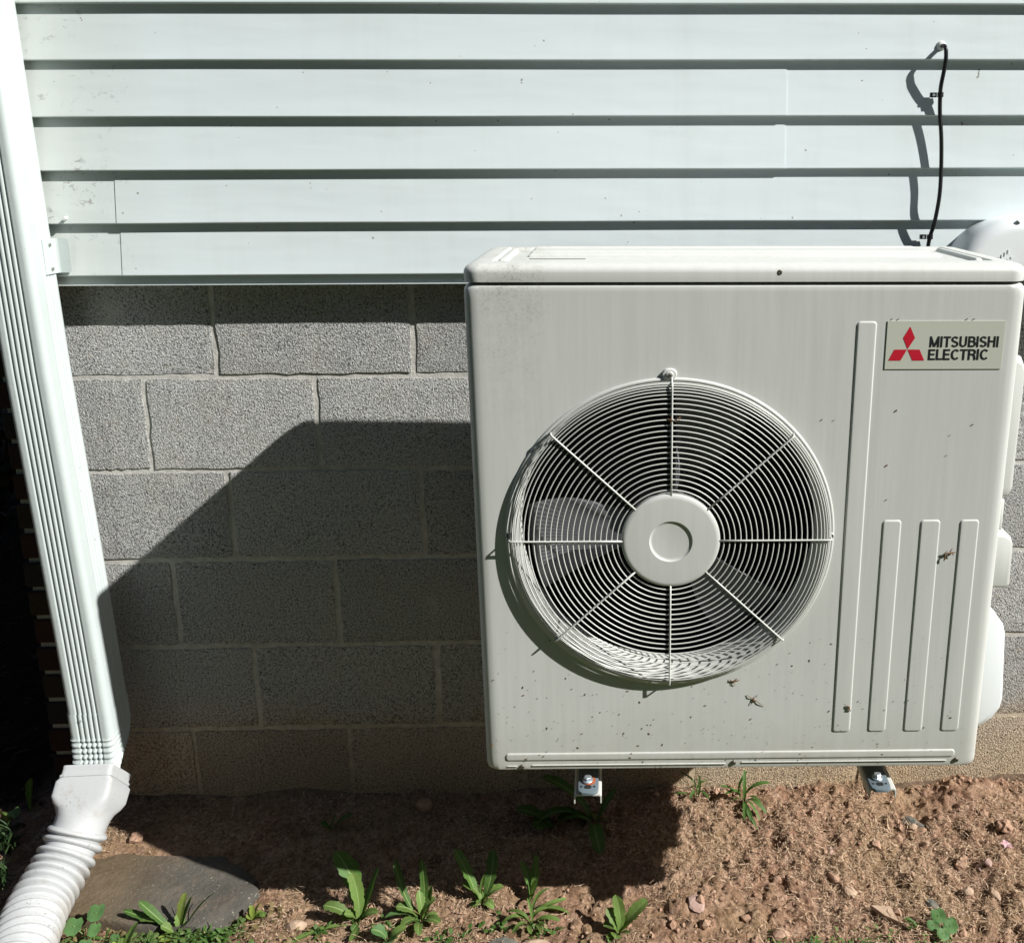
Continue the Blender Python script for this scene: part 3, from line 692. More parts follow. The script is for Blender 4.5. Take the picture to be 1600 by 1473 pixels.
# ------------------------------------------------------------------ downspout
def rsec(w, d, r, ribs=True, k=0.0):
    """closed section (u right, v towards the back); front side is v=-d/2, with stamped grooves"""
    P = []; n = 46
    def groove(t_, cs, wd, dep): return sum(-dep*math.exp(-((t_-c_)/wd)**2) for c_ in cs)
    hw, hd = w/2, d/2
    for i in range(n):   # front left to right
        t_ = i/(n-1); u = -hw+r+(w-2*r)*t_; P.append((u, -hd-(groove(t_,(.17,.33,.49,.65,.81),.028,.0034) if ribs else 0)))
    for i in range(1,6): th = -PI/2+i*PI/12; P.append((hw-r+r*math.cos(th), -hd+r+r*math.sin(th)))
    for i in range(30):
        t_ = i/29; P.append((hw+(groove(t_,(.42,.58,.74,.90),.035,.0026) if ribs else 0), -hd+r+(d-2*r)*t_))
    for i in range(1,6): th = i*PI/12; P.append((hw-r+r*math.cos(th), hd-r+r*math.sin(th)))
    for i in range(8): P.append((hw-r-(w-2*r)*i/7, hd))
    for i in range(1,6): th = PI/2+i*PI/12; P.append((-hw+r+r*math.cos(th), hd-r+r*math.sin(th)))
    for i in range(8): P.append((-hw, hd-r-(d-2*r)*i/7))
    for i in range(1,6): th = PI+i*PI/12; P.append((-hw+r+r*math.cos(th), -hd+r+r*math.sin(th)))
    return P
ds = thing('downspout', (.05,-.06,.2), 'white ribbed metal downspout running down in front of the brick corner', 'downspout')
dsx = lambda z: float(np.interp(z, [.1,.30,.39,1.067,1.22,1.745,5.2], [.064,.062,.060,.031,.027,.014,.012]))
YD = -.1005
def place(sec, x, y, z, ang, sc_=1.0):
    """section centred at (x,y,z); ang = tilt of the axis from straight down towards -Y"""
    ca, sa = math.cos(ang), math.sin(ang)
    return [(x+u*sc_, y+v*sc_*ca, z+v*sc_*sa) for u, v in sec]
S1 = rsec(.086, .084, .012)
b = MB(); b.loft([place(S1, dsx(z), YD, z, 0) for z in [.29,.35,.5,.7,.9,1.06,1.3,1.55,1.8,2.5,ZW-.02]], cap=False); b.obj('pipe', MT['spout'], ds, True, 60)
b = MB(); S2 = rsec(.0885, .0865, .012); rings = []
ths = []
rings.append(place(S2, dsx(.338), YD, .338, 0)); rings.append(place(S2, dsx(.31), YD, .31, 0))
x, y, z, ang = dsx(.295), YD, .295, 0.0
nst = 48; tot = math.radians(50); step = .098/nst
for i in range(nst+1):
    tt = i/nst; ang = tot*tt; cr = (.0016*math.sin(tt*2*PI*10.5)) if tt > .12 else 0
    R = []
    for u, v in S2:
        fz = max(0., min(1., (.03-v)/.07)); kx = 1+cr/.044*fz
        R.append((u*kx, v - (cr*fz if v < 0 else 0)))
    rings.append(place(R, x, y, z, ang)); y -= step*math.sin(ang); z -= step*math.cos(ang); x += step*.06
b.loft(rings, cap=False); b.obj('elbow', MT['spout'], ds, True, 60)
EX, EY, EZ, EA = x, y, z, ang
b = MB(); b.tube([(EX-.02,-.1442,.325),(EX-.02,-.1455,.325)], .003, 8); b.obj('rivet', MT['spout'], ds)
# strap on the siding
b = MB(); xs0 = dsx(1.27)+.043
prof = [(xs0-.010,-.100),(xs0+.001,-.098),(xs0+.0022,-.090),(xs0+.0022,-.060),(xs0+.006,-.0585),(xs0+.026,-.0583)]
rings = []
for z_, e in ((1.240,.004),(1.243,0),(1.304,0),(1.307,.004)): rings.append([(x_+(e if i == 0 else (-e if i == 5 else 0)), y_, z_) for i, (x_, y_) in enumerate(prof)] + [(x_+.0010+(e if i == 0 else (-e if i == 5 else 0)), y_-.0012, z_) for i, (x_, y_) in reversed(list(enumerate(prof)))])
b.loft(rings); st = b.obj('strap', MT['spout'], ds, False)
for z_ in (1.25, 1.296):
    b = MB(); b.tube([(xs0+.003,-.082,z_),(xs0+.006,-.082,z_)], .003, 8); b.obj('rivet', MT['steel'], st)
# small screw left on the siding
o = MB(); o.tube([(.0945,-.053,1.345),(.0955,-.064,1.344)], .0032, 10); o = o.obj('siding_screw', MT['caulk'], None, True, 40, (.0945,-.053,1.345)); meta(o, 'small painted screw head in the siding just above the downspout strap', 'screw')

# ------------------------------------------------------------------ corrugated drain pipe with adapter
dp = thing('drain_pipe', (.05,-.3,.06), 'white corrugated plastic drain pipe with square adapter at the foot of the downspout', 'drain pipe')
def sup(w, d, e, n=64):
    P = []
    for i in range(n):
        th = 2*PI*i/n; c_, s_ = math.cos(th), math.sin(th)
        P.append((w/2*math.copysign(abs(c_)**(2/e), c_), d/2*math.copysign(abs(s_)**(2/e), s_)))
    return P
path = [Vector(p) for p in [(EX, EY, EZ), (EX+.001, EY-.058, EZ-.050), (.060,-.238,.115), (.052,-.285,.085), (.051,-.345,.068), (.066,-.410,.062), (.09,-.50,.058), (.115,-.75,.055), (.15,-1.1,.045), (.18,-1.6,.035)]]
def catmull(P, n):
    out = []
    for i in range(len(P)-1):
        p0 = P[max(i-1,0)]; p1 = P[i]; p2 = P[i+1]; p3 = P[min(i+2,len(P)-1)]
        for k_ in range(n):
            t_ = k_/n; out.append(.5*((2*p1)+(p2-p0)*t_+(2*p0-5*p1+4*p2-p3)*t_**2+(3*p1-p0-3*p2+p3)*t_**3))
    out.append(P[-1]); return out
cp = catmull(path, 24); L = [0]
for i in range(1, len(cp)): L.append(L[-1]+(cp[i]-cp[i-1]).length)
def at(sv):
    xs_ = [float(np.interp(sv, L, [p[k_] for p in cp])) for k_ in range(3)]
    sa, sb = sv-.004, sv+.004
    a_ = Vector([float(np.interp(sa, L, [p[k_] for p in cp])) for k_ in range(3)]); c_ = Vector([float(np.interp(sb, L, [p[k_] for p in cp])) for k_ in range(3)])
    t_ = (c_-a_).normalized(); u = Vector((1,0,0)); u = (u-t_*u.dot(t_)).normalized(); v = t_.cross(u)
    return Vector(xs_), u, v
def frame(sv, sec): p, u, v = at(sv); return [tuple(p+u*a_-v*c_) for a_, c_ in sec]
b = MB(); rings = []
for sv, w, d, e in [(-.0,.094,.090,14),(.0,.1005,.0965,14),(.002,.1020,.098,14),(.005,.1005,.0965,14),(.017,.1005,.0965,14),(.0180,.1045,.1005,14),(.0225,.1045,.1005,14),(.0232,.1015,.0975,14),(.030,.1145,.0980,14),(.058,.1150,.097,12),(.070,.108,.096,6),(.079,.102,.096,3),(.090,.099,.097,2.2),(.100,.099,.098,2),(.112,.099,.099,2),(.113,.1015,.1015,2),(.117,.1015,.1015,2)]:
    rings.append(frame(sv, sup(w, d, e)))
b.loft(rings, cap=False); b.obj('adapter', MT['pvc'], dp, True, 45)
b = MB(); rings = []; sv = .108; per = .0192; k_ = 0
while sv < L[-1]-.01:
    for t_, r_ in ((0,.0462),(.10,.0478),(.20,.0525),(.34,.0556),(.5,.0568),(.66,.0560),(.80,.0528),(.90,.0480)):
        rings.append(frame(sv+t_*per, sup(2*r_, 2*r_, 2, 56)))
    sv += per*(1 if k_ != 1 else 1.25); k_ += 1
b.loft(rings, cap=False); b.obj('corrugated_hose', MT['pvc'], dp, True, 50)

# ------------------------------------------------------------------ cable and its cover duct
cb = thing('black_cable', (1.782,-.055,1.66), 'black cable hanging from a hole in the siding down behind the outdoor unit', 'cable')
CP = catmull([Vector(p) for p in [(1.782,-.03,1.664),(1.782,-.068,1.662),(1.7835,-.075,1.645),(1.7825,-.073,1.62),(1.780,-.068,1.59),(1.781,-.064,1.573),(1.783,-.063,1.54),(1.788,-.066,1.49),(1.790,-.070,1.43),(1.788,-.075,1.38),(1.783,-.071,1.33),(1.778,-.064,1.30),(1.776,-.063,1.27),(1.775,-.066,1.2),(1.775,-.07,1.0),(1.772,-.12,.95)]], 8)
b = MB(); b.tube(CP, .0039, 10); b.obj('cable', MT['black'], cb, True)
for (x_, z_) in ((1.779,1.573),(1.776,1.302)):
    b = MB(); b.box((x_-.016,-.0625,z_-.0045), (x_-.004,-.0565,z_+.0045)); P = [(x_+.0025+.0058*math.cos(t_*PI/8), -.0635+.0062*math.sin(t_*PI/8)) for t_ in range(16)]
    b.loft([[(p[0], p[1], zz) for p in P] for zz in (z_-.0045, z_+.0045)]); cl = b.obj('cable_clip', MT['black'], cb)
    b = MB(); b.tube([(x_-.0105,-.0625,z_),(x_-.0105,-.0655,z_)], .003, 10); b.obj('screw', MT['bolt'], cl)
b = MB(); b.loft([[(1.781+r_*math.cos(t_*PI/8), y_, 1.664+r_*math.sin(t_*PI/8)) for t_ in range(16)] for r_, y_ in ((.010,-.048),(.009,-.054),(.0065,-.057),(.003,-.058))]); b.obj('hole_caulk', MT['caulk'], cb, True)
dc = thing('duct_cover', (1.9,-.05,1.2), 'white plastic line duct with rounded elbow on the siding behind the unit', 'duct')
def dsec(w, d): 
    P = [(-w/2, 0)]; r_ = .026
    for i in range(9): th = PI-i*PI/16; P.append((-w/2+r_+r_*math.cos(th), -(d-r_)-r_*math.sin(th)))
    for i in range(9): th = PI/2-i*PI/16; P.append((w/2-r_+r_*math.cos(th), -(d-r_)-r_*math.sin(th)))
    P.append((w/2, 0)); return P
def drun(pts, w, d, name):
    b = MB(); rings = []
    for (x_, z_, nx_, nz_) in pts: rings.append([(x_+u*nx_, -.0385+v, z_+u*nz_) for u, v in dsec(w, d)])
    b.loft(rings); return b.obj(name, MT['cover'], dc, True, 50)
R0 = .075; cx_, cz_ = 1.803+.060+R0, 1.343-.060-R0
el = [(cx_-R0*math.cos(t_)*1.0, cz_+R0*math.sin(t_), -math.cos(t_), math.sin(t_)) for t_ in [i*PI/2/14 for i in range(15)]]
drun([(cx_-R0, cz_-.03, -1, 0)]+el+[(cx_+.04, cz_+R0, 0, 1)], .120, .095, 'elbow')
drun([(cx_+.03, cz_+R0, 0, 1), (3.4, cz_+R0, 0, 1)], .112, .090, 'duct'); drun([(cx_-R0, .62, -1, 0), (cx_-R0, cz_-.02, -1, 0)], .112, .090, 'duct')
b = MB(); b.tube([(1.926,-.122,1.334),(1.927,-.131,1.3375)], .0042, 10); b.obj('screw', MT['steel'], dc, True, 40)
b = MB()   # tiny moulded size marks on the elbow
for i, dx in enumerate((0,.006,.012,.018)):
    b.box((1.888+dx,-.1350,1.262+dx*.75), (1.8895+dx,-.1336,1.269+dx*.75))
for dx in (0,.007,.013): b.tube([(1.901+dx,-.1336,1.258+dx*.75),(1.901+dx,-.1348,1.258+dx*.75)], .0022, 8)
b.obj('moulded_mark', MT['cover'], dc)

# ------------------------------------------------------------------ flagstone
out = [(.00,-.17),(.11,-.150),(.325,-.165),(.395,-.212),(.430,-.262),(.405,-.318),(.345,-.352),(.25,-.345),(.12,-.325),(.02,-.29)]
P = []
for i in range(len(out)):
    a_, c_ = out[i], out[(i+1) % len(out)]
    for k_ in range(5):
        t_ = k_/5; j_ = .009*(random.random()-.5)*(k_ > 0)
        P.append((a_[0]+(c_[0]-a_[0])*t_+j_, a_[1]+(c_[1]-a_[1])*t_+j_))
mx_, my_ = .21, -.255
b = MB(); rings = []
for k_, z_ in ((1.03,-.03),(1.01,.004),(1.0,.010),(.99,.0135),(.975,.0155),(.8,.0165),(.5,.0170),(.2,.0170),(.02,.0170)):
    rings.append([(mx_+(x_-mx_)*k_, my_+(y_-my_)*k_, z_+(float(.0045*fbm(np.array([x_*k_+mx_*(1-k_)]), np.array([y_*k_+my_*(1-k_)]), 14, 4, 2)) if z_ > 0 else 0)) for x_, y_ in P])
b.loft(rings); o = b.obj('stepping_stone', MT['slab'], None, True, 40, (.21,-.255,0)); meta(o, 'flat brown grey flagstone half in shadow beside the drain pipe', 'stone')

# ------------------------------------------------------------------ stones and clods
def rockmesh(r, seed, squash=(1,1,.7), rough=.35, sub=2, flat=False):
    import bmesh
    bm = bmesh.new(); bmesh.ops.create_icosphere(bm, subdivisions=sub, radius=1)
    rr = np.random.default_rng(seed); D = rr.normal(size=(9,3)); D /= np.linalg.norm(D, axis=1)[:,None]; A = rr.uniform(.62,1.0,9)
    for v in bm.verts:
        n_ = np.array(v.co); k_ = 1.0
        for d_, a_ in zip(D, A):
            dt = n_@d_
            if dt > a_: k_ = min(k_, a_/dt)
        k_ *= 1+rough*.35*(rr.random()-.5)
        v.co = Vector((n_*k_)*np.array(squash)*r)
    V = [tuple(v.co) for v in bm.verts]; F = [tuple(v.index for v in f.verts) for f in bm.faces]; bm.free(); return V, F
def stone(name, x, y, r, mt, label, cat='stone', squash=(1,1,.6), rot=0, seed=1, sink=.25, group=None, rough=.3, sub=2):
    V, F = rockmesh(r, seed, squash, rough, sub)
    z = float(gh(x, y)); o = bpy.data.objects.new(name, mesh(name, V, F, MT[mt])); COL.objects.link(o)
    o.location = (x, y, z+r*squash[2]*(1-2*sink)); o.rotation_euler = (random.uniform(-.15,.15), random.uniform(-.15,.15), rot)
    return meta(o, label, cat, group)
stone('soil_clod', .720,-.050,.021,'clod','rounded brown clod in deep shade close to the wall','clod',(1,.8,.8),.2,3)
stone('stone', 1.797,-.112,.017,'stone_grey','dark grey green stone with a notch on the sunlit soil below the right bracket','stone',(1.1,.6,.6),-.3,5)
stone('stone', 1.822,-.120,.015,'stone_grey','smaller wedge of dark green stone at the right end of the notched one','stone',(1.1,.6,.5),-.4,6)
stone('stone', 1.800,-.134,.010,'stone_tan','brown pebble tucked below the dark notched stone','stone',(1,.9,.7),.3,7)
stone('stone', 1.777,-.322,.016,'stone_grey','dark grey angular stone near the bottom right, above the round leaved seedling','stone',(.8,1,.5),.5,8)
stone('stone', 1.306,-.322,.019,'stone_pink','flat pinkish stone lying alone in the soil right of the dandelion','stone',(.9,1.15,.35),.2,9)
stone('stone', .529,-.345,.020,'stone_tan','orange tan stone at the bottom left of the largest dandelion','stone',(1.15,.65,.6),.1,10)
stone('stone', 1.618,-.292,.017,'stone_tan','tan stone with a pale blob on the sunlit soil','stone',(1.1,.8,.6),-.5,11)
stone('stone', 1.593,-.262,.013,'clod','reddish brown stone in the middle of the sunlit soil, left of the pale blob','stone',(1.2,.8,.7),-.7,12)
stone('stone', 1.605,-.185,.011,'stone_pink','upright oval pinkish pebble below the space between bracket and dark stone','stone',(.7,1.1,.4),0,13)
stone('stone', 1.591,-.190,.009,'clod','small brown pebble touching the oval pinkish one','stone',(.7,1.1,.5),0,14)
stone('stone', 1.784,-.262,.013,'stone_tan','elongated tan pebble right of centre of the sunlit soil','stone',(.6,1.2,.5),.5,15)
stone('stone', 1.862,-.286,.011,'stone_tan','yellowish round pebble left of the pale pair at the right edge','stone',(1.1,.9,.7),.1,16)
stone('stone', 1.912,-.296,.016,'stone_tan','leaf shaped tan stone near the right edge of the photo','stone',(.6,1.2,.4),.2,17)
stone('stone', 1.905,-.236,.010,'stone_pink','pale ribbed pebble, left of two side by side near the right edge','stone',(.7,1,.6),.2,18)
stone('stone', 1.921,-.240,.011,'stone_pink','pale ribbed pebble, right of two side by side near the right edge','stone',(.7,1,.6),.1,19)
stone('soil_clod', 1.995,-.145,.021,'clod','large crusty brown clod above the pink petals at the right edge','clod',(1,.9,.8),.2,20,rough=.8,sub=3)
stone('soil_clod', 1.872,-.222,.014,'clod','pinkish clod between the dark stone and the pink petals','clod',(1.1,.8,.8),.6,21,rough=.8,sub=3)
stone('stone', .930,-.398,.030,'stone_grey','flat grey stone at the bottom edge left of the bright dandelion','stone',(1.1,.6,.25),.2,22,sink=.1)
stone('stone', 1.46,-.388,.020,'clod','brown clod half buried at the bottom edge below the triangular chip','clod',(1,.7,.6),.1,23)
stone('stone', .995,-.402,.026,'stone_tan','smooth brown stone at the bottom edge beside the bright dandelion','stone',(1.2,.5,.35),.1,24,sink=.1)
stone('stone', .115,-.115,.016,'clod','orange crumb of soil on the back edge of the flagstone','clod',(1.2,.9,.6),.4,25,rough=.8,sub=3)
# triangular chip
b = MB(); T = [(-.026,.012),(.014,.008),(.020,-.024),(-.004,-.010)]
z0 = float(gh(1.671,-.353))+.004
b.loft([[(1.671+x_*k_, -.353+y_*k_, z0+h_+y_*.15) for x_, y_ in T] for k_, h_ in ((1,0),(1,.006),(.95,.0072))]); o = b.obj('stone_chip', MT['stone_tan'], None, False, None, (1.671,-.353,z0)); meta(o, 'flat triangular tan stone chip at the bottom right', 'stone chip')
# pink petals
b = MB(); z0 = float(gh(1.978,-.196))+.010
for k_ in range(5):
    th = k_*1.25+.3; u = Vector((math.cos(th), math.sin(th), .25)); v = Vector((-math.sin(th), math.cos(th), 0)); p = Vector((1.978,-.196,z0)); l_ = random.uniform(.011,.017)
    b.add([p, p+u*l_*.5+v*.005, p+u*l_+Vector((0,0,-.003)), p+u*l_*.5-v*.005], [(0,1,2,3)])
o = b.obj('fallen_petals', MT['pinkleaf'], None, False, None, (1.978,-.196,z0)); meta(o, 'crumpled pink petals lying on the soil at the right edge', 'petals')

def many(name, mt, n, fn, label, cat):
    b = MB(); fn(b, n); o = b.obj(name, MT[mt]); return meta(o, label, cat, None, 'stuff')
# loose crumbs of soil
base_rocks = [rockmesh(1, 100+i, (1,.9,.75), .7, 1) for i in range(8)]
def crumbs(b, n):
    VV = []; FF = []; off = 0
    for i in range(n):
        x = random.uniform(.5, 2.2) if random.random() < .85 else random.uniform(-.1, .5); y = random.uniform(-.50, -.005)
        if x < .45 and -.32 < y < -.14: continue
        if x < .45 and y < -.14 and random.random() < .4: continue
        if x < 1.1 and random.random() < .5: continue
        cl = float(fbm(np.array([x]), np.array([y]), 9, 2, 33))
        if cl < -.05 and random.random() < .6: continue
        r = .0016+.0055*random.random()**3.2
        if x > 1.15 and random.random() < .08: r *= 2.0
        V, F = base_rocks[i % 8]; V = np.array(V)*r; a_ = random.random()*6.28; ca, sa = math.cos(a_), math.sin(a_)
        z = float(gh(x, y))+r*.25
        V = np.stack([V[:,0]*ca-V[:,1]*sa+x, V[:,0]*sa+V[:,1]*ca+y, V[:,2]+z], 1); VV.append(V); FF += [tuple(q+off for q in f) for f in F]; off += len(V)
    b.V = [tuple(v) for v in np.concatenate(VV)]; b.F = FF
many('soil_crumbs', 'clod', 5200, crumbs, 'loose red brown crumbs of dry soil scattered in front of the wall', 'soil crumbs')
def blades(n, xr, yr, lr, wr, lift, dens=None, seed=1, curl=.6, tilt=.25):
    R = np.random.default_rng(seed); x = R.uniform(*xr, n); y = R.uniform(*yr, n)
    if dens is not None: k_ = dens(x, y) > R.random(n); x = x[k_]; y = y[k_]; n = len(x)
    a = R.uniform(0, 2*PI, n); ln = R.uniform(lr[0], lr[1], n)*R.uniform(.4,1,n); w = R.uniform(*wr, n); cu = R.uniform(-curl, curl, n); h0 = R.uniform(0, lift, n); tl = R.uniform(-tilt, tilt, n)
    V = []; S = 4
    for s_ in range(S):
        t_ = s_/(S-1)-.5; aa = a+cu*t_*2; px = x+np.cos(aa)*ln*t_; py = y+np.sin(aa)*ln*t_
        pz = gh(x, y)+.0012+h0+ln*t_*tl+.10*ln*(1-4*t_*t_)
        pz = np.maximum(pz, gh(px, py)+.0004)
        ww = w*(1 if 0 < s_ < S-1 else .5); wx = -np.sin(aa)*ww; wy = np.cos(aa)*ww
        V += [np.stack([px+wx, py+wy, pz+ww*.3], 1), np.stack([px-wx, py-wy, pz-ww*.1], 1)]
    V = np.stack(V, 1).reshape(-1, 3); k = 2*S
    b0 = np.arange(n)*k; F = np.concatenate([np.stack([b0+2*i, b0+2*i+1, b0+2*i+3, b0+2*i+2], 1) for i in range(S-1)])
    return V, F.tolist()
def dens(x, y):
    d = .50+1.5*fbm(x, y, 6, 3, 50); d = np.where((x < .43) & (y > -.325) & (y < -.13), .03, d); return np.clip(d, .06, 1)
V, F = blades(56000, (-.1, 2.2), (-.50, .0), (.008,.034), (.00022,.0006), .0045, dens, 5, .55, .35)
o = obj('straw_thatch', V, F, MT['straw']); meta(o, 'fine dry straw and dead grass thatch covering the soil', 'dry grass', None, 'stuff')
V, F = blades(2200, (-.1, 2.2), (-.50, .0), (.03,.075), (.0004,.0009), .010, dens, 8, .9, .3)
o = obj('dead_stems', V, F, MT['straw']); meta(o, 'longer dead grass stems lying over the thatch', 'dry stems', None, 'stuff')
V, F = blades(2600, (-1.6, -.125), (-.30, 2.0), (.015,.05), (.003,.007), .010, None, 12, .2, .4)
o = obj('bark_mulch', V, F, MT['chips']); meta(o, 'dark bark mulch in deep shade left of the brick corner', 'mulch', None, 'stuff')

# ------------------------------------------------------------------ weeds
def leafmesh(base, tip, width, droop, lobes, mt, parent, name='leaf', side=None, fold=.25, wav=0.0, tipw=.62, seed=0):
    base = Vector(base); tip = Vector(tip); ax = tip-base; L_ = ax.length; ax.normalize()
    side = Vector(side) if side else ax.cross(Vector((0,0,1)))
    if side.length < .1: side = Vector((1,0,0))
    side = (side-ax*side.dot(ax)).normalized(); nrm = side.cross(ax)
    if nrm.z < 0: nrm = -nrm
    side0 = side.copy()
    rr = random.Random(seed or random.random()); n = 24; b = MB(); V = []
    width *= .88; bend = rr.uniform(-.10,.10); tw = rr.uniform(-.5,.5)
    for i in range(n+1):
        t_ = i/n; c_ = base+ax*L_*t_+nrm*(droop*L_*4*t_*(1-t_))+side0*(bend*L_*4*t_*(1-t_))
        side = (side0*math.cos(tw*t_)+nrm*math.sin(tw*t_))
        env = max(.0, (t_**.9)*(1-t_)**.42)/((tipw**.9)*(1-tipw)**.42)
        if lobes: env = env*(1-.42*min(lobes,1)*(((t_*5.5+.2) % 1.0))*(1-t_*.75)); env = max(env, .07)
        env = max(env, .06) if i < n else .02
        w_ = width/2*env*(1+rr.uniform(-.06,.06)); wv = wav*width*math.sin(t_*9+rr.random())
        for s_ in (-1,-.5,-.09,.09,.5,1): V.append(tuple(c_+side*(w_*s_*(1+rr.uniform(-.10,.10)*(abs(s_) == 1)))+nrm*(abs(s_)*w_*fold+s_*wv*.5+rr.uniform(-.02,.02)*w_*(abs(s_) > .1))))
    F_ = [(i*6+j, i*6+j+1, (i+1)*6+j+1, (i+1)*6+j) for i in range(n) for j in range(5)]
    o = obj(name, V, F_, MT[mt], parent, True)
    if width > .012:
        o.data.materials.append(MT['vein'])
        for k_, f_ in enumerate(o.data.polygons): f_.material_index = 1 if k_ % 5 == 2 else 0
    return o
def weed(name, x, y, label, cat, leaves, group=None):
    z = float(gh(x, y)); t_ = thing(name, (x, y, z), label, cat, group)
    R_ = random.Random(int(x*1e4)); extra = []
    if len(leaves) >= 5:
        for k_ in range(len(leaves)//2):
            th = R_.uniform(0, 6.28); rr_ = R_.uniform(.015,.034); extra.append((rr_*math.cos(th), rr_*math.sin(th)*.8-.006, R_.uniform(.006,.03), R_.uniform(.010,.020), R_.uniform(.05,.3), R_.choice([.5,.9,1]), R_.choice(['leaf','leaf','leaf_dark','leaf_yellow','leaf_dry'])))
    for l_ in list(leaves)+extra:
        (dx, dy, dz, w, droop, lobes, mt) = l_[:7]
        leafmesh((x+dx*.04, y+dy*.04, z-.002), (x+dx, y+dy, z+dz), w, droop, lobes, mt, t_, wav=.06)
    return t_
def roundleaf(c, r, nrm, mt, parent, heart=.35):
    c = Vector(c); nrm = Vector(nrm).normalized(); u = nrm.cross(Vector((0,1,0))).normalized(); v = nrm.cross(u); V = [tuple(c-nrm*r*.15)]; n = 26
    for i in range(n):
        th = 2*PI*i/n; k_ = 1-heart*math.exp(-((th-PI)/.35)**2)+.05*math.sin(th*9); V.append(tuple(c+(u*math.sin(th)+v*math.cos(th))*r*k_*.55+nrm*r*.02))
    for i in range(n):
        th = 2*PI*i/n; k_ = 1-heart*math.exp(-((th-PI)/.35)**2)+.05*math.sin(th*9); V.append(tuple(c+(u*math.sin(th)+v*math.cos(th))*r*k_+nrm*r*.10*math.sin(th*3)))
    F_ = [(0,1+i,1+(i+1)%n) for i in range(n)]+[(1+i,1+n+i,1+n+(i+1)%n,1+(i+1)%n) for i in range(n)]
    obj('leaf', V, F_, MT[mt], parent, True)
def rleafweed(name, x, y, label, cat, discs, mt='leaf_blue', group=None):
    z = float(gh(x, y)); t_ = thing(name, (x, y, z), label, cat, group)
    for (dx, dy, dz, r) in discs:
        b = MB(); b.tube([(x,y,z),(x+dx*.6,y+dy*.6,z+dz*.6),(x+dx,y+dy,z+dz)], .0008, 5); b.obj('stem', MT['vein'], t_)
        roundleaf((x+dx,y+dy,z+dz), r, (random.uniform(-.3,.3), -.55, 1), mt, t_)
    return t_
def grassclump(x, y, label, specs, mt='grass', w=.003, group=None):
    z = float(gh(x, y)); t_ = thing('grass_tuft', (x, y, z), label, 'grass tuft', group)
    for dx, dy, dz in specs:
        leafmesh((x+random.uniform(-.004,.004), y, z), (x+dx, y+dy, z+dz), w*random.uniform(.8,1.5), random.uniform(.15,.35), 0, mt, t_, 'blade', tipw=.35)
    return t_
def tuftspec(n, r, h): return [(random.uniform(-r,r), random.uniform(-r,r)*.7, random.uniform(.4,1)*h) for _ in range(n)]
D = 'leaf'
weed('dandelion', .647,-.338,'largest dandelion left of centre, its light toothed leaf standing in the sun before the shade','dandelion',[
 (-.013,.020,.100,.032,.04,.9,D),(-.052,.055,.118,.044,.06,1,'leaf_dark'),(.036,.040,.094,.026,.04,.8,'leaf_dark'),(-.066,.005,.040,.026,.18,.9,D),(-.022,-.012,.035,.022,.15,.9,D),(-.115,-.045,.004,.014,.05,.5,D),(.000,-.050,.010,.018,.1,.5,D),(.044,-.010,.036,.020,.2,.6,D)])
weed('dandelion', .770,-.334,'bushy dandelion just right of the largest one, with two thin stalked leaves reaching into shade','dandelion',[
 (-.056,.035,.110,.020,.0,.9,'leaf_dark'),(-.004,.035,.110,.020,.0,.4,'leaf_dark'),(-.050,.000,.035,.024,.2,.7,D),(.026,.010,.044,.024,.2,.6,D),(-.008,.018,.056,.022,.1,.9,D),(.040,-.025,.020,.024,.2,.5,D),(-.034,-.030,.018,.026,.2,.5,D),(.003,-.050,.016,.020,.15,.4,D),(-.068,-.015,.024,.024,.15,.6,'leaf_blue'),(.016,.030,.055,.020,.1,.6,D)])
weed('weed', .715,-.385,'low round leaved weed squeezed between the two big dandelions','weed',[(.012,-.02,.02,.034,.1,0,'leaf_blue'),(-.03,.0,.03,.026,.2,0,'leaf_blue'),(.035,.01,.025,.024,.2,0,D)])
weed('young_weed', .880,-.300,'slim weed with small oval leaves on thin stalks at the shadow edge','weed',[
 (-.037,.010,.040,.022,.2,0,D),(.044,.010,.032,.022,.2,0,D),(.007,.015,.056,.007,.0,0,D),(.018,-.015,.008,.016,.2,0,D),(-.022,-.008,.006,.014,.15,0,D),(-.055,.035,.098,.032,.05,.5,'leaf_dark'),(.022,.045,.088,.028,.05,.5,'leaf_dark')])
weed('young_weed', .975,-.290,'tall dim leaf pair in the shade above the crabgrass','weed',[(.012,.03,.085,.018,.0,.2,'leaf_dark'),(.015,.0,.05,.014,.05,0,D),(-.02,.04,.06,.022,.1,.3,'leaf_dark')])
grassclump(.985,-.350,'sprawling crabgrass with narrow blades left of the bright dandelion',[(-.05,.015,.02),(.03,.02,.022),(.0,-.035,.015),(-.035,-.03,.012),(.055,-.01,.02),(-.01,.02,.045),(.02,-.03,.012),(-.06,-.005,.01),(.03,.06,.03)],'leaf',.007)
weed('grass_leaf', .975,-.315,'single pale arching grass leaf along the shadow edge','grass',[(.075,.012,.018,.009,.12,0,D),(.082,-.012,.004,.014,.1,0,D)])
weed('dandelion', 1.152,-.374,'bright green dandelion alone at the bottom centre','dandelion',[
 (-.006,.022,.068,.026,.08,.3,D),(.056,.020,.056,.028,.1,.3,D),(-.030,.000,.018,.030,.2,.3,D),(-.006,-.030,.018,.024,.1,.4,D),(.02,-.02,.02,.02,.1,.4,D),(-.022,.018,.042,.026,.12,.3,D)])
weed('dandelion', 1.105,-.090,'large dark dandelion in deep shade beneath the unit, one leaf drooping forward','dandelion',[
 (.012,-.105,.012,.036,.25,.2,'leaf_dark'),(-.085,-.010,.020,.036,.25,.3,'leaf_dark'),(-.140,-.03,.020,.045,.2,.4,'leaf_dark'),(-.120,.035,.095,.045,.15,.3,'leaf_dark'),(.046,.03,.065,.018,.1,.3,'leaf_dark')])
